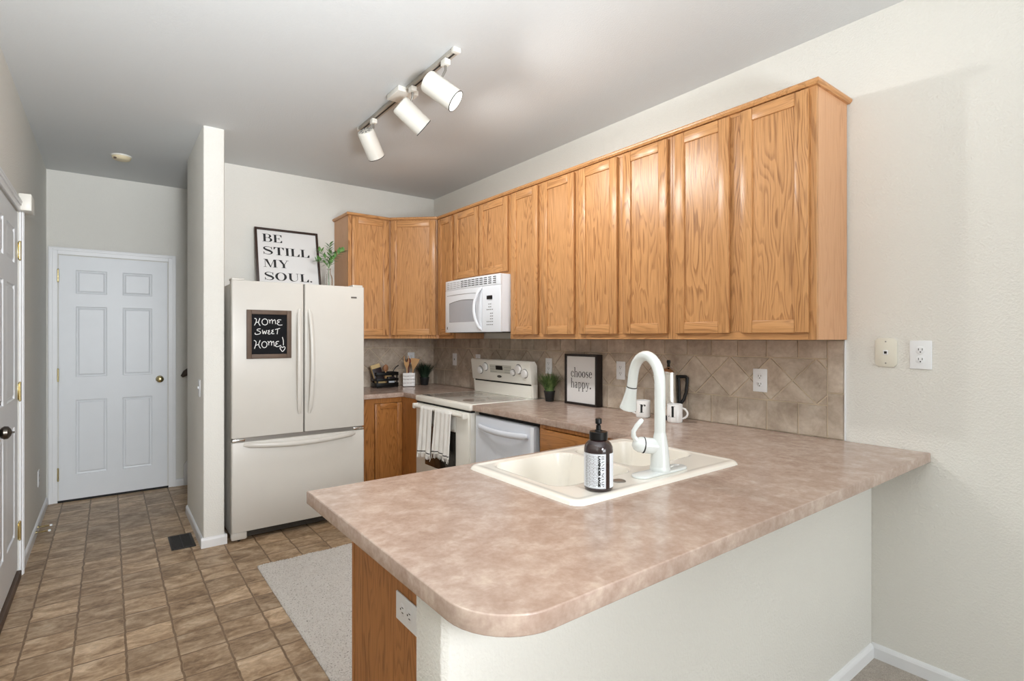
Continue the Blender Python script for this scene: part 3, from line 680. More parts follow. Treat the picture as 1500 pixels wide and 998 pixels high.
# crown moulding along the top of all wall cabinets
path = [(1.602, YB - .001), (1.602, 4.398), (1.975, 4.398), (2.2965, 4.1005), (2.2965, 0.9725), (XR - .001, 0.9725)]
def moulding(path, z, prof):
    mb = MB(); rows = []
    P = [Vector(p) for p in path]
    for o, h in prof:
        row = []
        for i, p in enumerate(P):
            ns = []
            if i > 0: d_ = (P[i] - P[i - 1]).normalized(); ns.append(Vector((d_.y, -d_.x)))
            if i < len(P) - 1: d_ = (P[i + 1] - P[i]).normalized(); ns.append(Vector((d_.y, -d_.x)))
            nn = sum(ns, Vector((0, 0))).normalized(); k = 1 / max(0.3, nn.dot(ns[0]))
            row.append(mb.bm.verts.new((p.x - nn.x * o * k * -1, p.y - nn.y * o * k * -1, z + h)))
        rows.append(row)
    m = len(rows)
    for a in range(m):
        b_ = (a + 1) % m
        for i in range(len(P) - 1): mb.bm.faces.new((rows[a][i], rows[a][i + 1], rows[b_][i + 1], rows[b_][i]))
    mb.bm.faces.new([r[0] for r in rows]); mb.bm.faces.new([r[-1] for r in rows])
    bmesh.ops.recalc_face_normals(mb.bm, faces=mb.bm.faces[:])
    return mb
tag(moulding(path, ZU + HU, [(-0.03, 0.0), (0.004, 0.0), (0.007, 0.004), (0.012, 0.009), (0.013, 0.016), (0.010, 0.022), (0.004, 0.025), (-0.03, 0.025)]).build('cabinet_moulding', 'oak_along_y', smooth=False), 'thin oak moulding along the top edge of all wall cabinets', 'moulding', kind='structure')

# base cabinets
def base_box(mb, x0, x1, y0, y1, z0=0.09, z1=CT - .0385): mb.box(x0, x1, y0, y1, z0, z1)
# corner base next to the fridge (faces -Y) with the filler that meets the range
root = thing('base_cabinet', 'oak base cabinet with one door beside the refrigerator', 'cabinet', (1.62, 4.14, 0), 0, 'oak base cabinets')
MB().prism([(0, 0.02), (0.372, 0.02), (0.372, -0.284), (0.97, -0.284), (0.97, 0.60), (0, 0.60)], 0.09, CT - .0385).build('carcass', 'oak_base_shaded', root, smooth=False)
mb = MB(); mb.box(0, 0.108, 0, 0.0195, .09, CT - .039, .001); mb.box(0.384 - .03, 0.3715, 0, 0.0195, .09, CT - .039); mb.box(0.108, 0.354, 0, 0.0195, .84, CT - .039); mb.box(0.108, 0.354, 0, 0.0195, .09, .13)
mb.build('face_frame', 'oak_base_shaded', root, smooth=False)
MB().box(0.350, 0.3717, -.284, -.001, .09, CT - .039).build('filler', 'oak_base_shaded', root, smooth=False)
MB().box(0.0, 0.37, 0.06, 0.075, 0, 0.0898).build('toe_kick', 'dark_wood', root, smooth=False)
cab_door(root, 0.108, 0.348, 0.125, 0.838, -.0006, 0.045, 'oak_base_shaded', 'oak_base_rail_shaded')
# run right of the dishwasher (faces -X)
root = thing('base_cabinet', 'oak base cabinet right of the dishwasher', 'cabinet', (XR - .01, 2.345, 0), R90, 'oak base cabinets')
wb = 2.345 - 1.62
MB().box(0, wb, -0.605, 0, .09, CT - .0385).build('carcass', 'oak_base_shaded', root, smooth=False)
mb = MB(); mb.box(0, .03, -.624, -.6055, .09, CT - .039); mb.box(wb - .05, wb, -.624, -.6055, .09, CT - .039); mb.box(.03, wb - .05, -.624, -.6055, .862, CT - .039)
mb.build('face_frame', 'oak_base_shaded', root, smooth=False)
MB().box(.02, wb - .04, -.643, -.6245, .72, .858, .004).build('drawer', 'oak_base_rail_shaded', root)
cab_door(root, .02, wb / 2 - .02, .12, .70, -.6245, .05, 'oak_base_shaded', 'oak_base_rail_shaded'); cab_door(root, wb / 2 - .005, wb - .04, .12, .70, -.6245, .05, 'oak_base_shaded', 'oak_base_rail_shaded')
# peninsula cabinet (faces +Y), open above for the bowls
root = thing('sink_cabinet', 'oak sink cabinet under the peninsula worktop with plain end panel', 'cabinet', (0, 0, 0), 0, 'oak base cabinets')
MB().box(0.598, 0.614, 1.0015, 1.584, 0, CT - .0385).build('end_panel', 'oak_panel_end', root, smooth=False)
mb = MB(); mb.box(0.5965, 0.640, 1.5845, 1.603, 0.0, CT - .039, .001); mb.box(0.640, 1.945, 1.5845, 1.603, .09, CT - .039); mb.box(0.614, 1.945, 1.0015, 1.584, .09, .105); mb.box(1.93, 1.945, 1.0015, 1.584, .105, CT - .039)
mb.build('face_frame', 'oak_panel_end', root, smooth=False)
for k in range(3): cab_door(root, 0.66 + .43 * k, 1.07 + .43 * k, .12, .85, 1.623, .055, 'oak_base_shaded', 'oak_base_rail_shaded')
MB().box(0.615, 1.945, 1.52, 1.535, 0, 0.0895).build('toe_kick', 'dark_wood', root, smooth=False)

# ------------------------------------------------------------------ sink
def sdrr(x, y, cx, cy, hx, hy, r):
    qx, qy = abs(x - cx) - hx + r, abs(y - cy) - hy + r
    return math.hypot(max(qx, 0), max(qy, 0)) + min(max(qx, qy), 0) - r
def sstep(t): t = max(0, min(1, t)); return t * t * (3 - 2 * t)
BOWLS = [(1.075, 1.425, 1.185, 1.545, 0.175, 0.055), (1.465, 1.800, 1.205, 1.545, 0.15, 0.055)]
def sink_h(x, y):
    o = sdrr(x, y, (SX0 + SX1) / 2, (SY0 + SY1) / 2, (SX1 - SX0) / 2, (SY1 - SY0) / 2, 0.045)
    if o > 0: return -0.002 - o * 0.3
    h = 0.013 * math.sqrt(max(0, 1 - (1 - min(1, -o / 0.018)) ** 2))
    h -= 0.002 * sstep((-o - 0.02) / 0.02)
    for x0, x1, y0, y1, dp, r in BOWLS:
        b = sdrr(x, y, (x0 + x1) / 2, (y0 + y1) / 2, (x1 - x0) / 2, (y1 - y0) / 2, r)
        if b < 0.012:
            t = (0.012 - b) / 0.012
            if b >= 0: h -= 0.003 * t * t
            else:
                s_ = min(1, -b / 0.055); h = h - 0.003 - (dp - 0.02) * (1 - (1 - s_) ** 3.2) - 0.012 * sstep((-b - .05) / .1)
    return h
root = thing('kitchen_sink', 'cream double bowl drop-in sink set into the peninsula worktop', 'sink', (0, 0, CT))
mb = MB(); NX, NY = 210, 142; gx = [SX0 - .004 + (SX1 - SX0 + .008) * i / NX for i in range(NX + 1)]; gy = [SY0 - .004 + (SY1 - SY0 + .008) * j / NY for j in range(NY + 1)]
Vt = [[mb.bm.verts.new((x, y, sink_h(x, y))) for y in gy] for x in gx]
for i in range(NX):
    for j in range(NY):
        if sdrr((gx[i] + gx[i + 1]) / 2, (gy[j] + gy[j + 1]) / 2, (SX0 + SX1) / 2, (SY0 + SY1) / 2, (SX1 - SX0) / 2, (SY1 - SY0) / 2, 0.045) < 0.0035: mb.bm.faces.new((Vt[i][j], Vt[i + 1][j], Vt[i + 1][j + 1], Vt[i][j + 1]))
loose = [v for v in mb.bm.verts if not v.link_faces]; bmesh.ops.delete(mb.bm, geom=loose, context='VERTS')
so = mb.build('basin', 'sink_cream', root)
for p in so.data.polygons: p.use_smooth = True
for x, y, r in ((1.25, 1.365, 0.042), (1.632, 1.375, 0.042)):
    z = sink_h(x, y)
    MB().lathe([(r, z + .001), (r, z + .004), (r - .008, z + .005), (r - .012, z + .003), (0.004, z + .003), (0, z + .006)], 28, Matrix.Translation((x, y, 0))).build('drain', 'chrome', root)
z = sink_h(1.272, 1.122)
MB().lathe([(0.021, z), (0.021, z + .002), (0.016, z + .004), (0.006, z + .0035), (0, z + .0035)], 24, Matrix.Translation((1.272, 1.122, 0))).build('hole_cover', 'grey_metal', root)

# ------------------------------------------------------------------ faucet
FZ = CT + sink_h(1.463, 1.115) - 0.0003
root = thing('faucet', 'tall white pull-down kitchen faucet on the sink deck', 'faucet', (1.463, 1.112, FZ))
mb = MB(); mb.prism(rrect(-0.127, 0.127, -0.030, 0.030, 0.0295), 0, 0.009, 0.003); mb.build('deck_plate', 'faucet_white', root)
mb = MB(); mb.lathe([(0.0335, 0.0085), (0.0345, 0.016), (0.0325, 0.020), (0.0318, 0.024), (0.0305, 0.05), (0.0265, 0.09), (0.0215, 0.122), (0.0192, 0.132), (0.019, 0.134)], 32); mb.build('body', 'faucet_white', root)
# arch: rises straight, bends over towards the bowls
dirv = Vector((0.26, 0.965, 0)).normalized(); reach = 0.165
pts = [(0, 0, 0.129), (0, 0, 0.20), (0, 0, 0.26)]
rad = reach / 2 - .006
for k in range(1, 15):
    a = PI * k / 15 * 0.99; u = rad - rad * math.cos(a); zz = 0.30 + (0.385 - 0.30) * math.sin(a) * 1.02
    pts.append((dirv.x * u, dirv.y * u, zz))
pts.insert(3, (0, 0, 0.285))
hx, hy, hz = dirv.x * (reach - .005), dirv.y * (reach - .005), 0.272
pts.append((hx, hy, hz))
mb = MB(); mb.tube(pts, [0.0185, 0.0182, 0.018] + [0.018] * (len(pts) - 3), 24); mb.build('spout', 'faucet_white', root)
tip = Vector((dirv.x * (reach + .02), dirv.y * (reach + .02), 0.185)); top = Vector((hx, hy, hz - .0005)); ax = (tip - top).normalized(); Lh = (tip - top).length
rot = Vector((0, 0, 1)).rotation_difference(ax).to_matrix().to_4x4()
mb = MB(); mb.lathe([(0.0185, 0), (0.0195, 0.004), (0.0205, 0.02), (0.0255, 0.055), (0.0310, 0.078), (0.0315, 0.083), (0.028, 0.086), (0, 0.086)], 28, Matrix.Translation(top) @ rot); sh = mb.build('spray_head', 'faucet_white', root)
MB().lathe([(0.0188, -0.002), (0.0192, 0.0), (0.0188, 0.002)], 28, Matrix.Translation(top) @ rot).build('joint_ring', 'slot_dark', sh)
VR = math.radians(-32)
mb = MB(); mb.tube([(0.0, 0.0, 0.086), (-0.03, 0.0, 0.090), (-0.056, 0, 0.093)], [0.022, 0.0265, 0.0265], 28); mb.build('valve_arm', 'faucet_white', root, rotz=VR)
MB().tube([(-0.056, 0, 0.093), (-0.0595, 0, 0.0934)], 0.0272, 28).build('joint_ring', 'slot_dark', root, rotz=VR)
mb = MB(); mb.tube([(-0.060, 0, 0.0935), (-0.070, 0, 0.0955), (-0.080, 0, 0.099), (-0.087, 0, 0.103), (-0.090, 0, 0.105)], [0.0265, 0.0262, 0.0225, 0.015, 0.007], 28)
mb.tube([(-0.078, 0, 0.106), (-0.091, -.001, 0.124), (-0.091, -.002, 0.140), (-0.080, -.003, 0.158), (-0.066, -.004, 0.174), (-0.061, -.004, 0.179)], [0.014, 0.0115, 0.010, 0.0105, 0.0105, 0.007], 16, flat=0.75, up=(1, 0, 0)); mb.build('lever', 'faucet_white', root, rotz=VR)

# ------------------------------------------------------------------ soap bottle
SZ = CT + sink_h(1.159, 1.104) - 0.0002
root = thing('soap_bottle', 'dark amber hand soap pump bottle on the sink edge', 'soap bottle', (1.159, 1.102, SZ))
mb = MB(); Rb = 0.0425
mb.lathe([(0.036, 0), (0.041, 0.003), (Rb, 0.009), (Rb, 0.118), (0.0415, 0.127), (0.037, 0.137), (0.030, 0.144), (0.0235, 0.148), (0.0225, 0.154)], 48); mb.build('bottle', 'amber_glass', root)
mb = MB(); mb.lathe([(0.0255, 0.1485), (0.027, 0.150), (0.027, 0.170), (0.025, 0.172), (0.012, 0.173), (0.011, 0.176), (0.0075, 0.177), (0.007, 0.190)], 40)
pumpcap = mb.build('cap', 'black_plastic', root)
mb = MB(); mb.lathe([(0.0045, 0.190), (0.0055, 0.193), (0.0095, 0.195), (0.0095, 0.208), (0.008, 0.210), (0, 0.210)], 24)
mb.tube([(0, 0, 0.203), (0.012, 0.010, 0.206), (0.022, 0.018, 0.203)], [0.006, 0.005, 0.0035], 10); mb.build('pump', 'black_plastic', root)
# wrapped label, seen from the camera side
toC = math.atan2(-1.102, -1.159)           # direction from bottle to the camera
def on_bottle(u, v, r=Rb + .0008):         # u = metres to the viewer's right along the surface
    a = toC + u / r; return (r * math.cos(a), r * math.sin(a), v)
mb = MB(); nseg = 40; z0, z1 = 0.012, 0.112
for ua, ub in ((-0.062, 0.022), (0.036, 0.075)):
    cols = [ua + (ub - ua) * k / nseg for k in range(nseg + 1)]
    lo = [mb.bm.verts.new(on_bottle(u, z0, Rb + .0004)) for u in cols]; hi = [mb.bm.verts.new(on_bottle(u, z1, Rb + .0004)) for u in cols]
    for k in range(nseg): mb.bm.faces.new((lo[k], lo[k + 1], hi[k + 1], hi[k]))
lab = mb.build('label', 'label_white', root)
mb = MB()
def vert_text(body, size, ucen, width=None, serif=False, ztop=0.107, weight=0.0):
    """text running from top to bottom"""
    if serif:
        polys, w = word_polys(body, size, width)
        for p in polys: mb.bm.faces.new([mb.bm.verts.new(on_bottle(ucen + b - size / 2, ztop - a)) for a, b in p])
    else:
        b = text_bm(body, size, 'LEFT', weight)
        w = max(v.co.x for v in b.verts); k = 1 if width is None else width / w
        for v in b.verts: v.co = Vector(on_bottle(ucen + v.co.y - size * .35, ztop - v.co.x * k))
        mb._take(b)
vert_text('HAND SOAP', 0.0085, 0.0125, 0.090, True)
vert_text('LAVENDER SAGE', 0.0090, 0.0022, 0.090, weight=0.0007)
vert_text('WITH ESSENTIAL OILS', 0.0052, -0.0045, 0.086)
rnd = random.Random(3)
for u in (-0.010, -0.0145, -0.019, -0.0235, -0.028, -0.0335, -0.038, -0.0425):
    z = 0.107
    while z > 0.018:
        L = rnd.uniform(0.003, 0.010); zz = max(0.017, z - L)
        mb.bm.faces.new([mb.bm.verts.new(on_bottle(a, c)) for a, c in ((u - .0007, z), (u + .0007, z), (u + .0007, zz), (u - .0007, zz))]); z = zz - 0.0016
for ua, ub, za, zb_ in ((-0.05, 0.0195, 0.1098, 0.1104), (-0.05, 0.0195, 0.0134, 0.0140), (0.0190, 0.0195, 0.0134, 0.1104)):
    N_ = 20
    for k in range(N_):
        a, b_ = ua + (ub - ua) * k / N_, ua + (ub - ua) * (k + 1) / N_
        mb.bm.faces.new([mb.bm.verts.new(on_bottle(u, c)) for u, c in ((a, za), (b_, za), (b_, zb_), (a, zb_))])
mb.build('lettering', 'ink', lab, smooth=False)

# ------------------------------------------------------------------ refrigerator (faces -Y)
FX0, FX1, FY = 0.651, 1.570, 3.953
fw = FX1 - FX0
root = thing('refrigerator', 'bisque french door refrigerator with bottom freezer drawer', 'refrigerator', (FX0, FY, 0))
MB().box(0.006, fw - .006, 0.078, 0.765, 0.03, 1.750, 0.006).build('cabinet', 'bisque', root)
mid = 0.470; ZG = 0.7
def bowed(x0, x1, z0, z1, t, bow=0.008, n=14, r=0.012):
    """door with a slightly bowed front at y=0"""
    pts = []
    for k in range(n + 1):
        u = k / n; x = x0 + (x1 - x0) * u; e = min(u, 1 - u) * (x1 - x0)
        y = 0.0 if e > r else r - math.sqrt(max(0, r * r - (r - e) ** 2)); pts.append((x, y))
    pts = [(x0, r)] + [(x0 + r * (1 - math.cos(a)), r - r * math.sin(a)) for a in (PI / 8, PI / 4, 3 * PI / 8)] + [(x0 + r, 0), (x1 - r, 0)] + [(x1 - r * (1 - math.cos(a)), r - r * math.sin(a)) for a in (3 * PI / 8, PI / 4, PI / 8)] + [(x1, r), (x1, t), (x0, t)]
    return MB().prism(pts, z0, z1, 0.003)
dl = bowed(0.0, mid - .003, 0.703, 1.768, 0.068).build('door', 'bisque', root)
dr = bowed(mid + .003, fw, 0.703, 1.768, 0.068).build('door', 'bisque', root)
dd = bowed(0.0, fw, 0.068, 0.672, 0.068).build('freezer_drawer', 'bisque', root)
MB().box(0.012, fw - .012, 0.02, 0.076, 0.6725, 0.7025).build('gap_trim', 'grey_metal', root, smooth=False)
MB().box(mid - .0028, mid + .0028, 0.02, 0.066, 0.704, 1.764).build('door_gasket', 'black_gap', root, smooth=False)
def vhandle(x, s, par):
    pts = []
    for k in range(21):
        u = k / 20; z = 0.835 + (1.585 - 0.835) * u; b = math.sin(PI * u) ** 0.6
        pts.append((x + s * 0.012 * (1 - b), 0.003 - 0.052 * b, z))
    mb = MB(); mb.tube(pts, [0.010] + [0.015] * 19 + [0.010], 14, flat=0.6, up=(0, 1, 0)); return mb.build('handle', 'bisque', par)
vhandle(mid - .046, 1, dl); vhandle(mid + .046, -1, dr)
pts = []
for k in range(25):
    u = k / 24; b = math.sin(PI * u) ** 0.6; pts.append((0.075 + (fw - .15) * u, 0.003 - 0.055 * b, 0.655 - 0.018 * math.sin(PI * u)))
MB().tube(pts, [0.012] + [0.018] * 23 + [0.012], 14, flat=0.75, up=(0, 1, 0)).build('handle', 'bisque', dd)
for x0, x1 in ((0.004, 0.085), (fw - .085, fw - .004)):
    MB().box(x0, x1, 0.02, 0.12, 1.7685, 1.785, 0.006).build('hinge_cover', 'bisque', root)
    MB().box(x0, x1, 0.004, 0.05, 0.676, 0.694, 0.004).build('hinge_plate', 'chrome', root)
mb = MB(); mb.box(0.10, fw - .1, 0.035, 0.075, 0.022, 0.064)
for k in range(4): mb.box(0.10, fw - .1, 0.030, 0.036, 0.026 + .010 * k, 0.031 + .010 * k)
mb.build('toe_grille', 'dark_grille', root, smooth=False)
for x in (0.0, fw - .1):
    MB().box(x, x + .098, 0.012, 0.07, 0.012, 0.066, 0.012).build('foot_cover', 'bisque', root)
    MB().cyl((x + .05, 0.03, 0.011), (x + .05, 0.06, 0.011), 0.011).build('roller', 'black_plastic', root)
bd = MB().box(fw - .105, fw - .062, -0.0018, -0.0003, 1.680, 1.692, 0.0005).build('badge', 'slot_dark', dr)
mb = MB()
for k in range(7): mb.box(fw - .102 + .0055 * k, fw - .0985 + .0055 * k, -0.0022, -0.0018, 1.683, 1.689)
mb.build('badge_lettering', 'grey_metal', bd, smooth=False)

# chalkboard hanging on the left fridge door
CW, CH = 0.288, 0.334
root = thing('chalkboard', 'small framed chalkboard reading Home Sweet Home on the refrigerator door', 'chalkboard', (0.741, FY - .0005, 1.237))
mb = MB(); f_ = 0.030
mb.box(0, f_, -.016, 0, 0, CH, .002); mb.box(CW - f_, CW, -.016, 0, 0, CH, .002); mb.box(f_, CW - f_, -.0158, 0, 0, f_, .002); mb.box(f_, CW - f_, -.0158, 0, CH - f_, CH, .002); mb.build('frame', 'brown_frame', root)
MB().box(f_ - .002, CW - f_ + .002, -.006, -.001, f_ - .002, CH - f_ + .002).build('board', 'chalkboard', root, smooth=False)
def cb(u, v): return ((u - 112) / 653 * CW, (865 - v) / 735 * CH)
lines = [[(222, 258), (250, 272), (243, 320), (222, 365)], [(300, 255), (285, 300), (283, 330), (305, 368)], [(243, 322), (285, 312)],
 [(425, 275), (440, 285), (445, 330)], [(443, 300), (470, 272), (482, 290), (482, 335)], [(482, 300), (515, 275), (525, 295), (530, 340)],
 [(612, 275), (570, 275), (555, 295), (590, 305)], [(590, 305), (552, 330), (580, 355), (630, 352)],
 [(310, 415), (270, 420), (262, 440), (305, 460), (300, 490), (240, 500), (232, 475)], [(335, 430), (347, 492), (365, 450), (382, 492), (398, 435)],
 [(445, 435), (420, 445), (440, 460), (415, 475), (430, 495), (455, 488)], [(500, 428), (472, 440), (494, 455), (467, 470), (482, 490), (510, 484)], [(522, 425), (595, 405)], [(562, 415), (552, 495)],
 [(215, 590), (245, 608), (240, 660), (222, 715)], [(305, 588), (285, 640), (290, 680), (310, 710)], [(240, 665), (288, 648)],
 [(410, 605), (425, 615), (428, 665)], [(427, 635), (455, 602), (468, 620), (470, 668)], [(470, 635), (495, 605), (505, 630), (510, 680)],
 [(580, 605), (545, 610), (532, 635), (560, 640)], [(560, 640), (525, 665), (550, 688), (610, 668)],
 [(630, 540), (645, 600), (645, 668)], [(632, 705), (615, 690), (595, 705), (605, 730), (632, 762), (660, 735), (672, 705), (655, 688), (632, 705)]]
for cx, cy, rx, ry in ((372, 310, 42, 46), (365, 655, 38, 46)): lines.append([(cx + rx * math.cos(t), cy + ry * math.sin(t)) for t in [2 * PI * k / 14 + .3 for k in range(15)]])
words_ = {'home': [], 'sweet': [], 'last': [], 'mark': []}
for L in lines:
    vm = sum(p[1] for p in L) / len(L); um = sum(p[0] for p in L) / len(L)
    words_['home' if vm < 380 else 'sweet' if vm < 520 else 'mark' if um > 622 else 'last'].append(L)
for key_, Ls in words_.items():
    mb = MB()
    for L in Ls:
        P = [cb(*p) for p in L]; polys_mb(mb, stroke(P, [0.0046] * len(P), 5), 0, 0, -0.0065)
    mb.build('chalk_writing' if key_ != 'mark' else 'chalk_heart_mark', 'chalk', root, smooth=False)

# framed print leaning on the wall above the fridge
def framed(root, w, h, fr, depth, fmat, pic='paper_white'):
    mb = MB(); mb.box(0, fr, -depth, 0, 0, h, .001); mb.box(w - fr, w, -depth, 0, 0, h, .001); mb.box(fr, w - fr, -depth + .0002, 0, 0, fr, .001); mb.box(fr, w - fr, -depth + .0002, 0, h - fr, h, .001)
    mb.build('frame', fmat, root)
    return MB().box(fr - .001, w - fr + .001, -depth + .010, -.001, fr - .001, h - fr + .001).build('print', pic, root, smooth=False), -depth + .010 - .0006
root = thing('framed_sign', 'large framed Be Still My Soul sign leaning above the refrigerator', 'framed sign', (0.942, 4.610, 1.7505))
root.rotation_euler = (math.radians(-13.0), 0, 0)
SW, SHh = 0.505, 0.545
pr, yy = framed(root, SW, SHh, 0.018, 0.022, 'dark_wood')
for i, (wd_, ww) in enumerate((('BE', .160), ('STILL', .375), ('MY', .200), ('SOUL.', .385))):
    mb = MB(); polys, _ = word_polys(wd_, 0.068, ww); polys_mb(mb, polys, 0.055, SHh - 0.117 - .110 * i, yy); mb.build('lettering', 'ink', pr, smooth=False)

# glass bottle with a green sprig on the fridge
root = thing('glass_bottle', 'small clear glass bottle holding a sprig above the refrigerator', 'bottle', (1.466, 4.47, 1.7505))
mb = MB(); mb.lathe([(0.026, 0), (0.030, 0.004), (0.031, 0.03), (0.031, 0.12), (0.026, 0.145), (0.015, 0.165), (0.0135, 0.175), (0.0135, 0.20), (0.0155, 0.202), (0.0155, 0.208), (0.0115, 0.208), (0.0112, 0.175), (0.013, 0.164), (0.024, 0.143), (0.029, 0.12), (0.029, 0.03), (0.027, 0.006), (0, 0.005)], 28); mb.build('bottle_body', 'clear_glass', root)
spr = thing('green_sprig', 'leafy green sprig standing in the glass bottle', 'sprig', (1.466, 4.47, 1.757))
ms, ml = MB(), MB(); rnd = random.Random(5)
def leaf(mb, p, d, L, w):
    d = Vector(d).normalized(); s_ = d.cross(Vector((0, 0, 1)));
    if s_.length < .1: s_ = Vector((1, 0, 0))
    s_.normalize(); up_ = s_.cross(d); p = Vector(p); pts = []
    for k, (u, ww) in enumerate(((0, .15), (.3, .9), (.6, 1), (.85, .5), (1, .05))):
        c = p + d * L * u + up_ * (-.12 * L * u * u); pts.append((mb.bm.verts.new(c + s_ * w * ww + up_ * w * .2 * ww), mb.bm.verts.new(c), mb.bm.verts.new(c - s_ * w * ww + up_ * w * .2 * ww)))
    for a, b_ in zip(pts, pts[1:]): mb.bm.faces.new((a[0], a[1], b_[1], b_[0])); mb.bm.faces.new((a[1], a[2], b_[2], b_[1]))
for tip_, nl in (((0.0, -.02, .395), 17), ((-.085, 0, .345), 15), ((.105, -.05, .350), 16), ((-.10, .01, .255), 11), ((.05, .03, .29), 12), ((.02, -.03, .33), 12)):
    P0 = Vector((rnd.uniform(-.004, .004), rnd.uniform(-.004, .004), 0.01)); P1 = Vector((0, 0, .205)); P2 = Vector(tip_)
    curve = [P0, P1] + [P1.lerp(P2, t) + Vector((0, 0, .03 * math.sin(PI * t))) for t in (.2, .4, .6, .8, 1)]
    ms.tube(curve, [0.0016] * 5 + [0.0012, .0008], 6)
    for k in range(nl):
        t = .12 + .88 * k / (nl - 1); p = P1.lerp(P2, t) + Vector((0, 0, .03 * math.sin(PI * t))); ax_ = (P2 - P1).normalized()
        sd = ax_.cross(Vector((.3, 1, .2))).normalized() * (1 if k % 2 else -1)
        leaf(ml, p, ax_ * .8 + sd * .7 + Vector((rnd.uniform(-.3, .3), rnd.uniform(-.3, .3), rnd.uniform(-.1, .3))), rnd.uniform(.036, .052), .0115)
ms.build('stem', 'sprig_green', spr); ml.build('leaves', 'sprig_green', spr)

# ------------------------------------------------------------------ range (faces -X), local x = 3.850 - Y, y: front at -(2.56-1.95)
RX, RYa = 2.56, 3.8525
root = thing('kitchen_range', 'bisque electric smooth top range with control backguard', 'range', (RX, RYa, 0), R90)
rw = 0.806; fd = RX - 1.952     # front depth
MB().box(0.003, rw - .003, -fd + .045, -.03, 0.03, 0.878, .003).build('body', 'bisque_range', root)
mb = MB(); mb.box(0, rw, -fd, -.002, 0.879, 0.922, .010, 3); ct = mb.build('cooktop', 'bisque_range', root)
gl = MB().box(0.035, rw - .035, -fd + .04, -.085, 0.9215, 0.924, .001).build('glass_surface', 'cooktop_glass', ct)
for bx, by, r in ((.21, -fd + .18, .105), (.60, -fd + .17, .085), (.21, -fd + .41, .08), (.60, -fd + .41, .10)):
    MB().lathe([(r, 0.9235), (r, 0.9243), (0, 0.9243)], 40, Matrix.Translation((bx, by, 0))).build('burner', 'burner_grey', ct)
# backguard: white riser, dark slot, sloped control panel with thick ends
def extr_x(mb, prof, x0, x1, bev=0.0):
    m = Matrix(((0, 0, 1, 0), (1, 0, 0, 0), (0, 1, 0, 0), (0, 0, 0, 1)))   # prof (y,z), extruded along x
    mb.prism(prof, x0, x1, bev, 2, m); return mb
mb = MB(); extr_x(mb, [(-.052, .9235), (-.052, 1.0), (-.050, 1.018), (-.006, 1.018), (-.004, .9235)], 0.02, rw - .02, .003); mb.build('backguard_riser', 'bisque_range', root)
MB().box(0.022, rw - .022, -.049, -.008, 1.0185, 1.0295).build('vent_slot', 'black_gap', root, smooth=False)
mb = MB(); extr_x(mb, [(-.062, 1.030), (-.066, 1.040), (-.084, 1.19), (-.078, 1.203), (-.030, 1.203), (-.008, 1.17), (-.004, 1.030)], 0.004, rw - .004, .004)
for xa, xb in ((0.003, 0.02), (rw - .02, rw - .003)): extr_x(mb, [(-.046, .9235), (-.05, 1.0), (-.056, 1.0302), (-.004, 1.0302), (-.002, .9235)], xa, xb, .003)
bgd = mb.build('backguard', 'bisque_range', root)
slope = math.atan2(.018, .15)
def pan(x, z, off=0.0):   # a point on the sloped control face
    t = (z - 1.04) / .15; return (x, -.066 - .018 * t - off, z)
Mp = lambda x, z, off=0.0: Matrix.Translation(pan(x, z, off)) @ Matrix.Rotation(slope, 4, 'X')
mb = MB(); mb.box(-.145, .145, -.0015, 0.0, -.033, .033, .0006, 1, Mp(RYa - 3.425, 1.130)); pnl = mb.build('control_panel', 'panel_grey', bgd)
MB().box(-.045, .045, -.0035, -.001, -.0165, .0165, .0005, 1, Mp(RYa - 3.44, 1.140)).build('display', 'black_plastic', pnl)
mb = MB()
for k in range(5):
    for j in range(3):
        for s_ in (-1, 1): mb.box(s_ * (.062 + .018 * k) - .004, s_ * (.062 + .018 * k) + .004, -.0022, -.0015, -.024 + .02 * j - .002, -.024 + .02 * j + .002, 0, 1, Mp(RYa - 3.425, 1.130))
mb.build('buttons', 'button_grey', pnl, smooth=False)
for Yk, zk, r in ((3.711, 1.112, .030), (3.632, 1.141, .030), (3.261, 1.111, .023), (3.187, 1.140, .034), (3.115, 1.110, .031)):
    mb = MB(); mb.lathe([(r, 0), (r, .010), (r * .92, .016), (r * .5, .018), (0, .018)], 28, Mp(RYa - Yk, zk, .0005) @ Matrix.Rotation(PI / 2, 4, 'X')); k_ = mb.build('knob', 'ceramic_white', bgd)
    MB().lathe([(r + .005, 0), (r + .005, .0014), (0, .0014)], 28, Mp(RYa - Yk, zk, .0002) @ Matrix.Rotation(PI / 2, 4, 'X')).build('dial', 'button_grey', k_)
mb = MB(); mb.lathe([(.5, 0), (.5, 1), (0, 1)], 28, Mp(RYa - 3.449, 1.070) @ Matrix.Rotation(PI / 2, 4, 'X') @ Matrix.Diagonal((.058, .019, .002, 1))); bd = mb.build('badge', 'slot_dark', bgd)
mb = MB()
for k in range(6): mb.box(-.0185 + .0065 * k, -.0145 + .0065 * k, -.0024, -.002, -.003, .003, 0, 1, Mp(RYa - 3.449, 1.070))
mb.build('badge_lettering', 'grey_metal', bd, smooth=False)
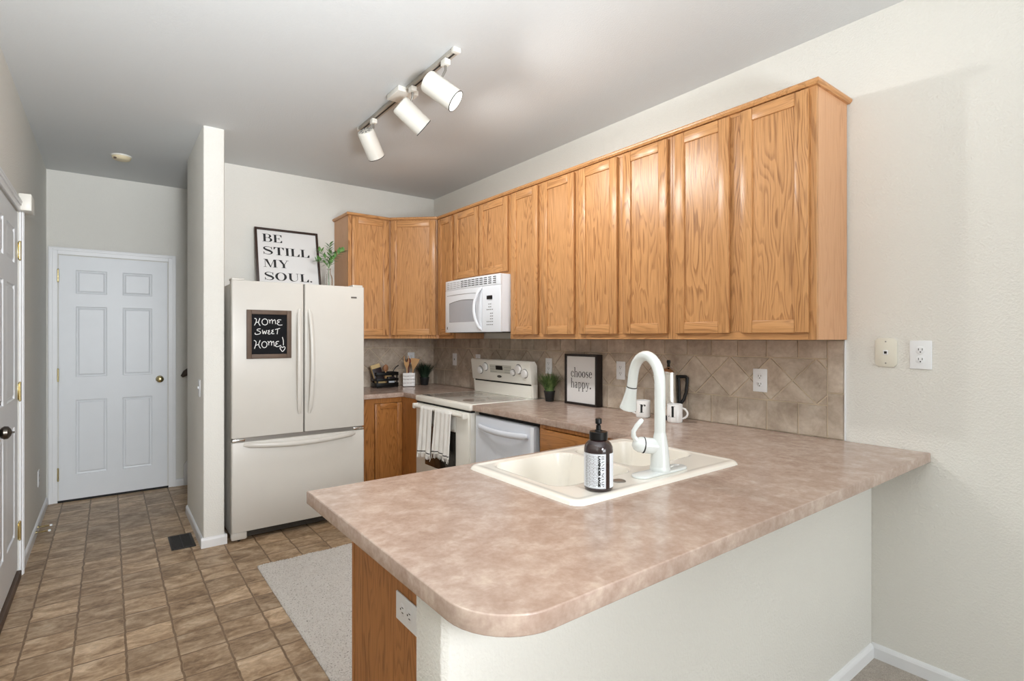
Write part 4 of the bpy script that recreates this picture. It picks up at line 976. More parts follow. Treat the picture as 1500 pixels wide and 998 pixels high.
# oven door
mb = MB(); mb.box(0.004, rw - .022, -fd + .004, -fd + .044, 0.24, 0.865, .008); od = mb.build('oven_door', 'bisque_range', root)
MB().box(0.16, rw - .19, -fd + .002, -fd + .008, 0.40, 0.745, .002).build('oven_window', 'oven_glass', od)
mb = MB(); mb.tube([(.03, -fd - .022, .842), (rw - .042, -fd - .022, .842)], .014, 14, flat=1.0)
for x in (.03, rw - .047): mb.box(x - .014, x + .014, -fd - .036, -fd + .006, .822, .862, .006)
mb.build('handle', 'bisque_range', od)
MB().box(0.005, rw - .005, -fd + .012, -fd + .0445, .8655, .8785).build('door_gap', 'black_gap', root, smooth=False)
MB().box(rw - .0215, rw - .0185, -fd + .016, -fd + .0445, .05, .865).build('side_gap', 'black_gap', root, smooth=False)
MB().box(rw - .018, rw - .003, -fd + .010, -fd + .0445, .05, .865).build('side_trim', 'bisque_range', root, smooth=False)
mb = MB(); mb.box(0.004, rw - .022, -fd + .006, -fd + .044, 0.05, 0.232, .006); mb.build('storage_drawer', 'bisque_range', root)
for x in (.05, rw - .05):
    for y in (-.08, -fd + .10): MB().cyl((x, y, 0), (x, y, .0305), .016, 14).build('leveling_foot', 'black_plastic', root)

# towels over the oven handle
def towel(Y0, Y1, zb, folds, label, seed):
    root = thing('dish_towel', label, 'towel', (0, 0, 0), 0, 'fringed towels on the oven handle')
    hx_, hz_ = RX - fd - .035 , .842   # handle axis
    hx_ = RX + (-fd - .022); rnd = random.Random(seed); n = 44; m = 40
    def wave(u, v): return (0.0125 * math.sin(u * folds * 2 * PI + seed) + .0015 * math.sin(u * folds * 3 * PI + 1.3 * seed)) * (0.15 + 0.85 * v)
    def surf(u, t):    # t from the back hem over the bar to the front hem
        narrow = 1.0
        if t < .14: z = hz_ - .13 + .13 * (t / .14); x = hx_ + .0178 - .001 * (1 - t / .14); v = 1 - t / .14
        elif t < .2:
            a = (t - .14) / .06 * PI; x = hx_ + .0178 * math.cos(a); z = hz_ + .0178 * math.sin(a); v = 0
        else: v = (t - .2) / .8; z = hz_ - (hz_ - zb) * v; x = hx_ - .0178 - .010 * v
        w = wave(u, v) if t >= .2 else 0
        Y = Y0 + (Y1 - Y0) * (u - .0) + (Y1 - Y0) * .10 * v * (u - .5) if t >= .2 else Y0 + (Y1 - Y0) * u
        return Vector((x + (-abs(w) * 1.6 if t >= .2 else 0), Y, z - (.006 * math.sin(u * 7 + seed) * v if t >= .2 else 0)))
    mb = MB(); G = [[mb.bm.verts.new(surf(i / n, j / m)) for j in range(m + 1)] for i in range(n + 1)]
    for i in range(n):
        for j in range(m): mb.bm.faces.new((G[i][j], G[i + 1][j], G[i + 1][j + 1], G[i][j + 1]))
    o = mb.build('cloth', 'towel', root)
    sm = o.modifiers.new('thickness', 'SOLIDIFY'); sm.thickness = .003; sm.offset = 0
    mb = MB()
    for i in range(n):
        P = [surf(i / n, .945), surf((i + 1) / n, .945), surf((i + 1) / n, .963), surf(i / n, .963)]
        mb.bm.faces.new([mb.bm.verts.new(p + Vector((-.0022, 0, 0))) for p in P])
    mb.build('stripe', 'towel_stripe', root)
    mb = MB()
    for i in range(30):
        u = (i + .5) / 30; p = surf(u, 1.0); L = rnd.uniform(.022, .034)
        mb.tube([p + Vector((0, 0, .003)), p + Vector((rnd.uniform(-.002, .002), rnd.uniform(-.003, .003), -L * .5)), p + Vector((rnd.uniform(-.003, .003), rnd.uniform(-.006, .006), -L))], [.0026, .0022, .0012], 5)
    mb.build('fringe', 'towel', root)
    return root
towel(3.680, 3.500, 0.500, 1.5, 'left of two white fringed dish towels hanging on the oven handle', 1.0)
towel(3.455, 3.225, 0.532, 2.0, 'right wider white fringed dish towel hanging on the oven handle', 2.2)

# ------------------------------------------------------------------ dishwasher (faces -X)
root = thing('dishwasher', 'white dishwasher under the right wall worktop', 'dishwasher', (XR - .03, 3.034, 0), R90)
dwid = 0.645; ff = XR - .03 - 1.985
MB().box(.004, dwid - .004, -ff + .06, 0, .09, .855).build('tub', 'black_gap', root, smooth=False)
mb = MB(); mb.box(.004, dwid - .012, -ff, -ff + .058, .13, .855, .010, 3); dd_ = mb.build('door', 'dish_white', root)
pts = [(.055 + (dwid - .12) * k / 20, -ff - .006 - .030 * math.sin(PI * k / 20) ** .5, .79 - .010 * math.sin(PI * k / 20)) for k in range(21)]
MB().tube(pts, [.014] + [.019] * 19 + [.014], 12, flat=.55, up=(0, 1, 0)).build('handle', 'dish_white', dd_)
mb = MB(); mb.box(dwid - .045, dwid - .013, -ff - .003, -ff + .004, .135, .851, .002); mb.build('edge_trim', 'appliance_white', dd_)
MB().box(.004, dwid - .006, -ff + .07, -ff + .09, .0, .0895).build('toe_panel', 'black_plastic', root, smooth=False)
MB().box(.006, dwid - .004, -ff + .03, -ff + .0595, .8565, .880).build('top_gap', 'black_gap', root, smooth=False)
MB().box(dwid + .001, dwid + .040, -ff + .03, -ff + .058, .09, .880).build('side_gap', 'black_gap', root, smooth=False)

# ------------------------------------------------------------------ over-the-range microwave (faces -X)
root = thing('microwave', 'white over-the-range microwave hung below the short cabinet', 'microwave', (XR - .01, 3.8395, 1.418), R90)
mw, mh = 0.779, 0.4225
fy = -(XR - .01 - 2.226)
MB().box(.002, mw - .002, fy + .008, 0, .006, mh, .004).build('case', 'appliance_white', root)
# bowed front: profile in plan
def bow_pts(x0, x1, depth, back, n=16):
    P = [(x0 + (x1 - x0) * k / n, fy - .020 * math.sin(PI * (x0 + (x1 - x0) * k / n) / mw) ** .8 - depth) for k in range(n + 1)]
    return P + [(x, y + back) for x, y in reversed(P)]
mb = MB(); mb.prism(bow_pts(.001, mw - .001, .004, .012), .345, mh, .002); tg = mb.build('vent_grille', 'appliance_white', root)
mb = MB()
for r in range(4):
    for k in range(9):
        x = .27 + .052 * k; yv = fy - .020 * math.sin(PI * (x + .02) / mw) ** .8 - .0045
        mb.box(x, x + .042, yv - .0004, yv + .001, .358 + .0145 * r, .364 + .0145 * r)
    for k in range(4):
        x = .04 + .055 * k; yv = fy - .020 * math.sin(PI * (x + .02) / mw) ** .8 - .0045
mb.build('vent_slots', 'slot_dark', tg, smooth=False)
mb = MB()
for r in range(4):
    for k in range(4):
        x = .04 + .055 * k; yv = fy - .020 * math.sin(PI * (x + .025) / mw) ** .8 - .0045
        mb.box(x, x + .055, yv - .0003, yv + .001, .358 + .0145 * r, .361 + .0145 * r)
mb.build('grille_lines', 'button_grey', tg, smooth=False)
mb = MB(); mb.prism(bow_pts(.001, .560, .006, .014), .004, .3435, .003); dr_ = mb.build('door', 'appliance_white', root)
mb = MB(); mb.prism(bow_pts(.564, mw - .001, .004, .012), .004, .3435, .003); cp = mb.build('control_panel', 'appliance_white', root)
def mwy(x, e=0.0): return fy - .020 * math.sin(PI * x / mw) ** .8 - .006 - e
# window with an arched top
N_ = 18; xs_ = [.085 + .40 * k / N_ for k in range(N_ + 1)]
mb = MB(); lo, hi = [], []
for x in xs_:
    t = (x - .085) / .40; lo.append(mb.bm.verts.new((x, mwy(x, .0008), .085))); hi.append(mb.bm.verts.new((x, mwy(x, .0008), .225 + .030 * math.sin(PI * min(1, t * .62 + .12)) )))
for k in range(N_): mb.bm.faces.new((lo[k], lo[k + 1], hi[k + 1], hi[k]))
mb.build('window', 'grey_window', dr_)
mb = MB(); top_ = [(v[0], v[1]) for v in []]
edge = [(x, mwy(x, .0012), .225 + .030 * math.sin(PI * min(1, (x - .085) / .40 * .62 + .12)) + .002) for x in xs_]
mb.tube(edge, .0022, 6); mb.tube([(xs_[0], mwy(xs_[0], .0012), .085), edge[0]], .0018, 6); mb.tube([(x, mwy(x, .001), .300 + .004 * math.sin(PI * x / .5)) for x in [.04 + .45 * k / 12 for k in range(13)]], .0014, 6)
mb.build('window_rim', 'button_grey', dr_)
pts = [(.578 - .045 * math.sin(PI * k / 16) ** .8 - .02, mwy(.56) + .004 - .042 * math.sin(PI * k / 16) ** .55, .020 + .315 * k / 16) for k in range(17)]
MB().tube(pts, [.010] + [.0125] * 15 + [.010], 14, flat=.8, up=(0, 1, 0)).build('handle', 'appliance_white', dr_)
x = .655; MB().box(x - .03, x + .032, mwy(x) - .0035, mwy(x) + .004, .243, .270).build('display', 'black_plastic', cp)
mb = MB(); rnd = random.Random(2)
for r, z in enumerate((.208, .188, .168, .140, .120, .100, .080, .058)):
    for k in range(4):
        if r in (0, 1) and k in (0, 3): continue
        if r in (3, 4, 5) and k in (0, 1): continue
        xx = .628 + .020 * k; yv = mwy(xx) + .0012; mb.box(xx - .006, xx + .006, yv - .0008, yv + .001, z - .003, z + .003)
mb.build('buttons', 'button_grey', cp, smooth=False)
MB().box(.035, .048, mwy(.04, .0008), mwy(.04) + .004, .028, .050, .002).build('badge', 'slot_dark', dr_)
MB().box(.01, mw - .01, fy + .03, -.06, .0005, .0055).build('underside', 'dark_grille', root, smooth=False)

# ------------------------------------------------------------------ outlets and wall plates (local: plate faces -Y, origin at its centre on the wall)
def receptacle(parent, z, horizontal=False):
    mb = MB(); mb.lathe([(.0165, 0), (.0165, .0012), (.0150, .0020), (0, .0020)], 24, Matrix.Translation((0, -.0048, z)) @ Matrix.Rotation(PI / 2, 4, 'X')); r = mb.build('receptacle', 'outlet_white', parent)
    mb = MB()
    for x in (-.0063, .0063): mb.box(x - .0011, x + .0011, -.0073, -.0066, z - .001, z + .0075)
    mb.lathe([(.0026, 0), (.0026, .0006), (0, .0006)], 12, Matrix.Translation((0, -.0067, z - .0075)) @ Matrix.Rotation(PI / 2, 4, 'X')); mb.build('slots', 'slot_dark', r, smooth=False)
def outlet(label, loc, rotz, kind='duplex', w=.072, h=.116, roll=0.0, off=0.0):
    root = thing({'duplex': 'wall_outlet', 'switch': 'light_switch', 'phone': 'phone_jack', 'usb': 'wall_outlet'}[kind], label, {'switch': 'light switch', 'phone': 'phone jack'}.get(kind, 'outlet'), loc, rotz, 'wall plates')
    root.rotation_euler = (0, roll, rotz) if roll else (0, 0, rotz)
    iv = 'outlet_ivory' if kind == 'phone' else 'outlet_white'
    if kind == 'phone':
        c = .012; P = [(-w / 2 + c, -h / 2), (w / 2 - c, -h / 2), (w / 2, -h / 2 + c), (w / 2, h / 2 - c), (w / 2 - c, h / 2), (-w / 2 + c, h / 2), (-w / 2, h / 2 - c), (-w / 2, -h / 2 + c)]
        MB().plate(P, -.008, -.0004, .002).build('plate', iv, root)
        MB().box(-.009, .009, -.0105, -.0082, -.009, .010, .001).build('jack', 'outlet_white', root)
        MB().box(-.005, .005, -.0108, -.0100, -.005, .005).build('jack_opening', 'slot_dark', root, smooth=False)
        for z in (-.045, .046): MB().lathe([(.003, 0), (.003, .001), (0, .0014)], 12, Matrix.Translation((0, -.0081, z)) @ Matrix.Rotation(PI / 2, 4, 'X')).build('screw', 'grey_metal', root)
    else:
        MB().box(-w / 2, w / 2, -.0058, -.0004, -h / 2, h / 2, .0035, 3).build('plate', iv, root)
        if kind == 'duplex':
            for z in (-.0195, .0195): receptacle(root, z)
        if kind == 'switch':
            MB().box(-.005, .005, -.014, -.0055, -.004, .012, .002).build('toggle', 'outlet_white', root)
        if kind == 'usb':
            MB().box(-.006, .006, -.0066, -.0056, -.006, .008).build('socket', 'slot_dark', root, smooth=False)
    return root
TX = XR - .0085
outlet('white outlet on the tile backsplash right of the mugs', (TX, 1.372, 1.1665), R90)
outlet('white outlet on the tile backsplash right of the choose happy sign', (TX, 2.283, 1.171), R90)
outlet('white outlet on the tile backsplash above the small potted grass', (TX, 2.980, 1.170), R90)
outlet('white outlet peeking above the left end of the range backguard', (TX, 3.932, 1.175), R90)
outlet('white wall plate with a dark socket in the tiled corner left of the range', (TX, 4.330, 1.175), R90, 'usb')
outlet('white outlet on the back wall tiles behind the wooden utensils', (2.358, YB - .0085, 1.178), 0)
outlet('ivory phone jack plate with cut corners on the right wall', (XR, 0.8315, 1.3185), R90, 'phone', .080, .121)
outlet('white outlet on the plain right wall beside the phone jack', (XR, 0.7115, 1.311), R90, w=.074)
outlet('white outlet turned sideways on the oak end panel of the peninsula', (0.598, 1.221, 0.691), R90, roll=PI / 2)
outlet('small outlet plate low on the left hall wall', (XL, 5.18, 0.353), L90)
outlet('white light switch on the hall side of the partition wall', (0.4915, 4.155, 1.038), R90, 'switch')

# ------------------------------------------------------------------ small things on the worktops
def pot_plant(loc, label, mat, h, rp, hp, nbl, spread, seed, name='potted_grass'):
    root = thing(name, label, 'plant', loc, 0, 'small potted grass plants')
    mb = MB(); mb.lathe([(rp * .72, 0), (rp * .76, .003), (rp * .97, hp - .010), (rp * 1.03, hp - .009), (rp * 1.03, hp), (rp * .93, hp), (rp * .90, hp - .015), (0, hp - .015)], 28); mb.build('pot', 'pot_black', root)
    mb = MB(); rnd = random.Random(seed)
    for i in range(nbl):
        a = rnd.uniform(0, 2 * PI); r0 = rp * .8 * math.sqrt(rnd.random()); L = h * rnd.uniform(.6, 1.0); lean = rnd.uniform(.05, 1.0) * spread
        p = Vector((r0 * math.cos(a), r0 * math.sin(a), hp - .017)); d = Vector((math.cos(a), math.sin(a), 0)); s_ = Vector((-d.y, d.x, 0)); w = rnd.uniform(.0020, .0034); prev = None
        for k in range(6):
            u = k / 5; c = p + Vector((0, 0, L * (u - .12 * lean / max(spread, .01) * u * u))) + d * lean * L * u * u
            c.x = min(c.x, XR - loc[0] - .014); c.y = max(-.125, min(.125, c.y)) if loc[1] < 4 else min(c.y, YB - loc[1] - .014)
            ww = w * (1 - u ** 2) + .0002; cur = (mb.bm.verts.new(c + s_ * ww), mb.bm.verts.new(c - s_ * ww))
            if prev: mb.bm.faces.new((prev[0], prev[1], cur[1], cur[0]))
            prev = cur
    o = mb.build('blades', mat, root); return root
pot_plant((2.535, 2.893, CT + .0005), 'small potted grass in a black pot beside the choose happy sign', 'grass_green', .160, .040, .076, 380, .85, 11)
pot_plant((2.44, 4.62, CT + .0005), 'dark potted grass in a black pot in the far worktop corner', 'grass_dark', .175, .046, .075, 420, .85, 12)

# choose happy sign: deep box frame leaning a little
root = thing('framed_sign', 'black box framed choose happy sign on the worktop', 'framed sign', (2.604, 2.748, CT + .0012), R90)
cw, chh = 0.308, 0.346
pr, yy = framed(root, cw, chh, 0.015, 0.056, 'frame_black')
for wd_, ww, zz in (('choose', .206, .188), ('happy.', .200, .114)):
    mb = MB(); polys, wq = word_polys(wd_, .067, ww); polys_mb(mb, polys, .053, zz, yy); mb.build('lettering', 'ink', pr, smooth=False)

# mugs
def mug(loc, rotz, label, letter, handle_ang, letter_ang, letter_h):
    root = thing('mug', label, 'mug', loc, rotz, 'white lettered mugs'); r, h = .041, .098
    mb = MB(); mb.lathe([(r * .9, 0), (r * .97, .003), (r, .010), (r, h - .002), (r - .0015, h), (r - .0035, h - .001), (r - .004, .012), (r - .010, .006), (0, .006)], 40); b_ = mb.build('body', 'ceramic_white', root)
    d = Vector((math.cos(handle_ang), math.sin(handle_ang), 0)); mb = MB(); pts = [d * (r - .002) + Vector((0, 0, h * .80))] + [d * (r + .027 * math.sin(PI * k / 8) ** .7) + Vector((0, 0, h * (.82 - .62 * k / 8))) for k in range(1, 8)] + [d * (r - .002) + Vector((0, 0, h * .20))]
    mb.tube(pts, .0055, 10, up=(-d.y, d.x, 0)); mb.build('handle', 'ceramic_white', root)
    polys, w = word_polys(letter, letter_h); mb = MB()
    for p in polys: mb.bm.faces.new([mb.bm.verts.new(((r + .0006) * math.cos(letter_ang + (a - w / 2) / r), (r + .0006) * math.sin(letter_ang + (a - w / 2) / r), .030 + b)) for a, b in p])
    mb.build('letter', 'ink', b_, smooth=False); return root
def camdir(x, y): return math.atan2(-y, -x)
mug((2.462, 1.990, CT + .0005), 0, 'white mug lettered r standing behind the faucet head', 'r', camdir(2.45, 1.99) - 1.45, camdir(2.45, 1.99) - .06, .080)
mug((2.458, 1.770, CT + .0005), 0, 'white mug with dark letter in front of the coffee percolator', 'M', camdir(2.46, 1.75) + 1.30, camdir(2.46, 1.75) - .82, .060)

# percolator
root = thing('coffee_percolator', 'chrome stovetop percolator with black handle behind the faucet', 'percolator', (2.522, 1.858, CT + .0005))
mb = MB(); mb.lathe([(.050, .026), (.0505, .030), (.049, .12), (.046, .20), (.0455, .256), (.048, .258), (.048, .264), (.046, .266)], 44); mb.build('pot', 'chrome', root)
MB().lathe([(.051, 0), (.053, .003), (.053, .022), (.050, .026)], 40).build('base', 'black_plastic', root)
mb = MB(); mb.lathe([(.047, .2665), (.045, .272), (.030, .284), (.012, .290), (.010, .294)], 40); lid = mb.build('lid', 'chrome', root)
MB().lathe([(.007, .294), (.009, .300), (.0075, .310), (.011, .322), (.010, .332), (0, .334)], 20).build('lid_knob', 'black_plastic', lid)
hd = Vector((.69, -.724, 0)).normalized()
def hp_(r, z): return hd * r + Vector((0, 0, z))
mb = MB(); mb.tube([hp_(.045, .238), hp_(.075, .240), hp_(.094, .240), hp_(.1005, .232), hp_(.100, .20), hp_(.095, .15), hp_(.083, .112), hp_(.066, .088)], [.010, .0095, .0095, .0095, .009, .009, .0095, .009], 10)
mb.tube([hp_(.0545, .236), hp_(.0570, .16), hp_(.0595, .084)], [.0085, .0085, .009], 10); mb.build('handle', 'black_plastic', root)
mb = MB(); mb.tube([-hd * .047 + Vector((0, 0, .17)), -hd * .072 + Vector((0, 0, .205)), -hd * .082 + Vector((0, 0, .245))], [.014, .010, .008], 12); mb.build('spout', 'chrome', root)

# utensil holder with wooden tools
UX, UY = 2.262, 4.588
root = thing('utensil_holder', 'square white slatted utensil holder near the tiled corner', 'utensil holder', (UX, UY, CT + .0005), math.radians(-30))
mb = MB()
for k in range(4):
    for s_ in ((-1, 0), (1, 0), (0, -1), (0, 1)):
        z0, z1 = .004 + .0315 * k, .033 + .0315 * k
        if s_[0]: mb.box(s_[0] * .050 - .004, s_[0] * .050 + .004, -.054, .054, z0, z1, .001)
        else: mb.box(-.0455, .0455, s_[1] * .050 - .004, s_[1] * .050 + .004, z0, z1, .001)
mb.build('slats', 'ceramic_white', root)
mb = MB(); mb.box(-.045, .045, -.045, .045, .002, .010)
for sx in (-1, 1):
    for sy in (-1, 1): mb.box(sx * .040 - .006, sx * .040 + .006, sy * .040 - .0055, sy * .040 + .0055, 0, .128)
mb.build('inner_frame', 'stripe_grey', root, smooth=False)
def utensil(name, label, dx, dy, lean, build, mat='wood_spoon', rz=-.65):
    r = thing(name, label, 'utensil', (UX + dx, UY + dy, CT + .013), rz, 'wooden utensils in the holder'); r.rotation_euler = (0, lean, rz); build(r, mat); return r
def fork(r, mat):
    MB().tube([(0, 0, 0), (0, 0, .16)], .006, 10).build('handle', mat, r)
    mb = MB(); mb.plate([(-.006, .155), (.006, .155), (.022, .195), (.024, .225), (.024, .275), (.019, .278), (.013, .225), (.003, .215), (-.003, .215), (-.013, .225), (-.019, .278), (-.024, .275), (-.024, .225), (-.022, .195)], -.003, .003); mb.build('prongs', mat, r, smooth=False)
def turner(r, mat):
    MB().tube([(0, 0, 0), (0, 0, .16)], .006, 10).build('handle', mat, r)
    mb = MB(); mb.plate([(-.007, .150), (.007, .150), (.040, .225), (.044, .255), (-.040, .252), (-.034, .215)], -.003, .003, .001); mb.build('blade', mat, r)
def spoon(r, mat):
    MB().tube([(0, 0, 0), (0, 0, .20)], .005, 10).build('handle', mat, r)
    mb = MB(); mb.ball((0, 0, .225), .02, 1, .3, 1.5); mb.build('bowl', mat, r)
utensil('wooden_fork', 'two pronged wooden fork standing in the white utensil holder', -.022, -.006, math.radians(-2), fork)
utensil('wooden_turner', 'flat wooden turner leaning right in the white utensil holder', .012, -.008, math.radians(9), turner)
utensil('red_spoon', 'dark red handled spoon between fork and turner in the holder', -.002, .022, math.radians(2), spoon, 'red_wood')

# black slatted basket with coffee things
BX, BY = 2.035, 4.625
root = thing('slatted_basket', 'black slatted basket on the worktop beside the refrigerator', 'basket', (BX, BY, CT + .0005), 0)
bw, bd_ = .105, .060
mb = MB()
for z0, z1 in ((.010, .045), (.062, .086), (.112, .142)):
    for s_ in (-1, 1): mb.box(-bw, bw, s_ * bd_ - .004, s_ * bd_ + .004, z0, z1, .001); mb.box(s_ * bw - .004, s_ * bw + .004, -bd_ + .0045, bd_ - .0045, z0, z1, .001)
mb.build('slats', 'black_plastic', root)
mb = MB()
for sx in (-1, 1):
    for sy in (-1, 1): mb.box(sx * (bw - .010) - .006, sx * (bw - .010) + .006, sy * (bd_ - .010) - .0055, sy * (bd_ - .010) + .0055, 0, .142)
mb.box(-bw + .006, bw - .006, -bd_ + .006, bd_ - .006, .004, .010); mb.build('corner_posts', 'frame_black', root, smooth=False)
pk = thing('coffee_packet', 'kraft coffee packet with dark label tilted out of the black basket', 'packet', (BX - .048, BY - .014, CT + .026)); pk.rotation_euler = (math.radians(-10), math.radians(-14), 0)
pb = MB().box(-.045, .045, -.016, .016, 0, .195, .007).build('packet_body', 'kraft', pk)
MB().box(-.043, .043, -.0178, -.0165, .045, .158, .0005).build('packet_label', 'pouch_dark', pb)
pk = thing('coffee_pouch', 'dark pouch lying low in the black basket', 'pouch', (BX + .048, BY - .02, CT + .0118))
MB().box(-.036, .036, -.018, .018, 0, .088, .008).build('pouch_body', 'pouch_dark', pk)
MB().box(-.028, .028, -.0193, -.0184, .032, .060).build('pouch_label', 'label_white', pk, smooth=False)
bx = thing('tea_box', 'small tan box standing at the back of the black basket', 'box', (BX + .040, BY + .026, CT + .0118)); MB().box(-.030, .030, -.016, .016, 0, .105, .002).build('carton', 'kraft', bx); MB().box(-.02, .02, -.0168, -.0162, .03, .075).build('carton_label', 'pouch_dark', bx, smooth=False)
sp = thing('wooden_scoop', 'brown wooden scoop upright in the black basket', 'scoop', (BX + .012, BY + .012, CT + .0118))
MB().tube([(0, 0, 0), (0, 0, .135)], .006, 10).build('handle', 'wood_spoon', sp); MB().ball((0, 0, .165), .026, 1, .45, 1.3).build('bowl', 'brown_wood', sp)
wk = thing('wire_handle_spoon', 'small dark handled spoon sticking out right of the black basket', 'spoon', (BX + .088, BY + .0, CT + .012)); wk.rotation_euler = (0, math.radians(-2), 0)
MB().tube([(0, 0, 0), (0, 0, .14), (.022, 0, .168), (.052, 0, .186)], [.004, .004, .005, .006], 8).build('handle', 'black_plastic', wk)

# ------------------------------------------------------------------ rug and floor vent
root = thing('rug', 'cream speckled runner rug on the kitchen floor', 'rug', (0.708, 1.72, 0.0005))
rwid, rlen = .62, 1.74
mb = MB(); nx, ny = 70, 190; rnd = random.Random(4)
G = []
for i in range(nx + 1):
    col = []
    for j in range(ny + 1):
        e = min(i, nx - i, j, ny - j); z = (.004 if e == 0 else .011) + rnd.uniform(-.002, .0025) * (e > 0)
        col.append(mb.bm.verts.new((rwid * i / nx + rnd.uniform(-.001, .001), rlen * j / ny + rnd.uniform(-.001, .001) + .004 * math.sin(i * .23), z)))
    G.append(col)
for i in range(nx):
    for j in range(ny): mb.bm.faces.new((G[i][j], G[i + 1][j], G[i + 1][j + 1], G[i][j + 1]))
edge = [G[i][0] for i in range(nx + 1)] + [G[nx][j] for j in range(1, ny + 1)] + [G[i][ny] for i in range(nx - 1, -1, -1)] + [G[0][j] for j in range(ny - 1, 0, -1)]
low = [mb.bm.verts.new((v.co.x, v.co.y, 0)) for v in edge]
for k in range(len(edge)): k2 = (k + 1) % len(edge); mb.bm.faces.new((edge[k], edge[k2], low[k2], low[k]))
bmesh.ops.recalc_face_normals(mb.bm, faces=mb.bm.faces[:])
mb.build('pile', 'rug_pile', root)
mb = MB()
for k in range(62):
    x = rwid * (k + .5) / 62; L = rnd.uniform(.008, .018); yb_ = rlen - .002 + .004 * math.sin(k * 70 / 62 * .23)
    mb.tube([(x, yb_, .006), (x + rnd.uniform(-.004, .004), yb_ + L * .6, .006), (x + rnd.uniform(-.006, .006), yb_ + L, .003)], [.0055, .0045, .002], 6)
mb.build('fringe', 'rug_pile', root)
root = thing('floor_vent', 'dark metal floor register beside the partition wall', 'vent', (0.322, 4.065, 0.0))
mb = MB(); vw, vl = .138, .288
mb.box(0, .014, 0, vl, 0, .006, .001); mb.box(vw - .014, vw, 0, vl, 0, .006, .001); mb.box(.014, vw - .014, 0, .014, 0, .006); mb.box(.014, vw - .014, vl - .014, vl, 0, .006); mb.box(vw / 2 - .003, vw / 2 + .003, .014, vl - .014, 0, .006); mb.build('frame', 'vent_brown', root)
mb = MB()
for k in range(22): mb.box(.0145, vw - .0145, .018 + .0119 * k, .024 + .0119 * k, .0005, .0052)
mb.build('louvers', 'vent_brown', root, smooth=False)

# ------------------------------------------------------------------ hall fittings
root = thing('smoke_detector', 'round cream smoke detector on the hall ceiling', 'smoke detector', (0.076, 5.055, ZC - .0003))
mb = MB(); mb.lathe([(0, -.034), (.040, -.034), (.052, -.030), (.060, -.018), (.062, -.010)], 36); mb.build('cover', 'detector_cream', root)
MB().lathe([(.066, -.0095), (.067, -.005), (.067, 0)], 36).build('base_ring', 'fixture_white', root)
MB().box(-.05, -.03, -.045, -.02, -.0335, -.024, .003).build('test_button', 'brown_frame', root)
root = thing('door_chime', 'small white chime box high on the left hall wall', 'chime', (XL, 4.285, 2.112), L90)
MB().box(-.165, 0, -.058, -.0005, 0, .098, .006).build('cover', 'fixture_white', root)
MB().box(-.150, -.015, -.0575, -.056, .012, .014).build('cover_seam', 'button_grey', root, smooth=False)
for i, (yy_, lab) in enumerate(((5.00, 'farther of two brass spring door stops on the left baseboard'), (4.87, 'nearer of two brass spring door stops on the left baseboard'))):
    root = thing('door_stop', lab, 'door stop', (XL + .0132, yy_, .045), 0, 'spring door stops')
    mb = MB(); mb.cyl((0, 0, 0), (.006, 0, 0), .009, 14); pts = [(.006 + .058 * k / 90, .0052 * math.cos(k * .9), .0052 * math.sin(k * .9)) for k in range(91)]; mb.tube(pts, .0014, 5); mb.build('spring', 'brass', root)
    MB().lathe([(.006, 0), (.0075, .003), (.0075, .012), (.004, .015), (0, .015)], 14, Matrix.Translation((.064, 0, 0)) @ Matrix.Rotation(PI / 2, 4, 'Y')).build('tip', 'outlet_white', root)

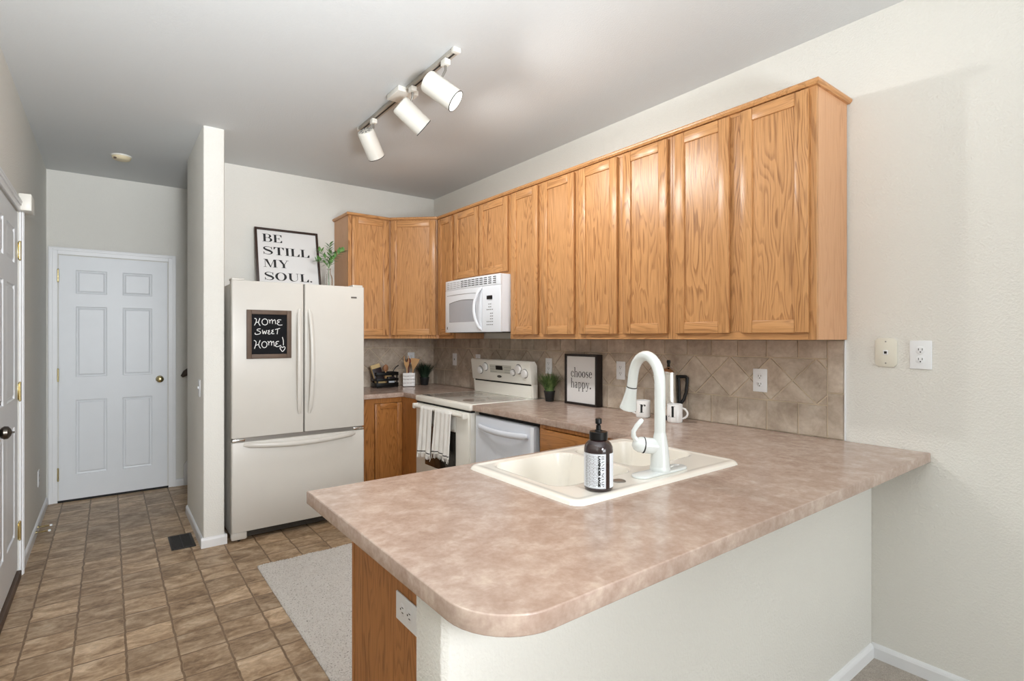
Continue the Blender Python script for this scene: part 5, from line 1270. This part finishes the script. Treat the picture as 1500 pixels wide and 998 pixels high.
# ------------------------------------------------------------------ track light
root = thing('track_light', 'white ceiling track with three cylinder spotlights', 'track light', (1.330, 2.80, ZC))
YN, YF = 2.185 - 2.80, 3.43 - 2.80
mb = MB(); mb.box(-.018, .018, YN + .028, YF - .02, -.020, -.0005, .002); tr = mb.build('rail', 'track_grey', root)
MB().box(-.005, .005, YN + .03, YF - .022, -.0208, -.0195).build('slot', 'slot_dark', tr, smooth=False)
for a, b_ in ((YN, YN + .0275), (YF - .0195, YF)): MB().box(-.020, .020, a, b_, -.023, -.0005, .003).build('end_cap', 'fixture_white', root)
MB().box(-.062, .062, -.095, .06, -.030, -.0005, .004).build('power_feed', 'fixture_white', root)
def head(Yc, back, dirv, dia, L, power, lit):
    d = Vector(dirv).normalized(); b0 = Vector(back) - root.location; cpos = Vector((-.008, Yc - 2.80, 0))
    rot = Vector((0, 0, 1)).rotation_difference(d).to_matrix().to_4x4(); r = dia / 2
    M_ = Matrix.Translation(b0) @ rot
    mb = MB(); mb.lathe([(0, .0), (r * .80, 0), (r * .94, .004), (r, .012), (r, L), (r - .003, L), (r - .003, .02), (0, .02)], 40, M_); can = mb.build('lamp_can', 'fixture_white', root)
    mb = MB()
    for ring_ in range(10):
        a = 2 * PI * ring_ / 10; mb.box(-.004, .004, -.012, .012, -.001, .0005, 0, 1, M_ @ Matrix.Rotation(a, 4, 'Z') @ Matrix.Translation((r * .62, 0, 0)) @ Matrix.Rotation(PI / 2, 4, 'Z'))
    mb.build('cooling_slots', 'button_grey', can, smooth=False)
    MB().lathe([(r + .0003, L - .003), (r + .0006, L + .001), (r - .003, L + .001)], 40, M_, False).build('rim', 'slot_dark', can)
    MB().lathe([(0, L - .016), (r - .010, L - .014), (r - .0045, L - .020)], 36, M_, False).build('bulb', 'lamp_glow', can)
    piv = b0 + d * L * .42 + Vector((0, 0, r * .55))
    adp = MB(); adp.box(cpos.x - .016, cpos.x + .016, cpos.y - .022, cpos.y + .022, -.052, -.0235, .003); adp.build('adapter', 'fixture_white', can)
    mb = MB(); mb.tube([(cpos.x, cpos.y, -.052), (cpos.x, cpos.y, -.075), tuple(piv)], .006, 10); mb.build('swivel_stem', 'grey_metal', can)
    ld = bpy.data.lights.new('spot_glow', 'SPOT'); ld.energy = power; ld.spot_size = math.radians(160); ld.spot_blend = 1.0; ld.shadow_soft_size = .035; ld.color = (1, .985, .965)
    lo_ = bpy.data.objects.new('spot_glow', ld); COL.objects.link(lo_); lo_.location = root.location + b0 + d * (L + .012); lo_.rotation_euler = d.to_track_quat('-Z', 'Y').to_euler()
def backp(u, v, Y, zc=2.72, X=1.32):
    return None
head(2.285, (1.2488, 2.3390, 2.6493), (.62, -.52, -.60), .111, .178, 22, True)
head(2.642, (1.2634, 2.6857, 2.6603), (.785, -.12, -.605), .112, .177, 20, True)
head(3.181, (1.2797, 3.2093, 2.6814), (.575, .386, -.72), .108, .180, 16, True)
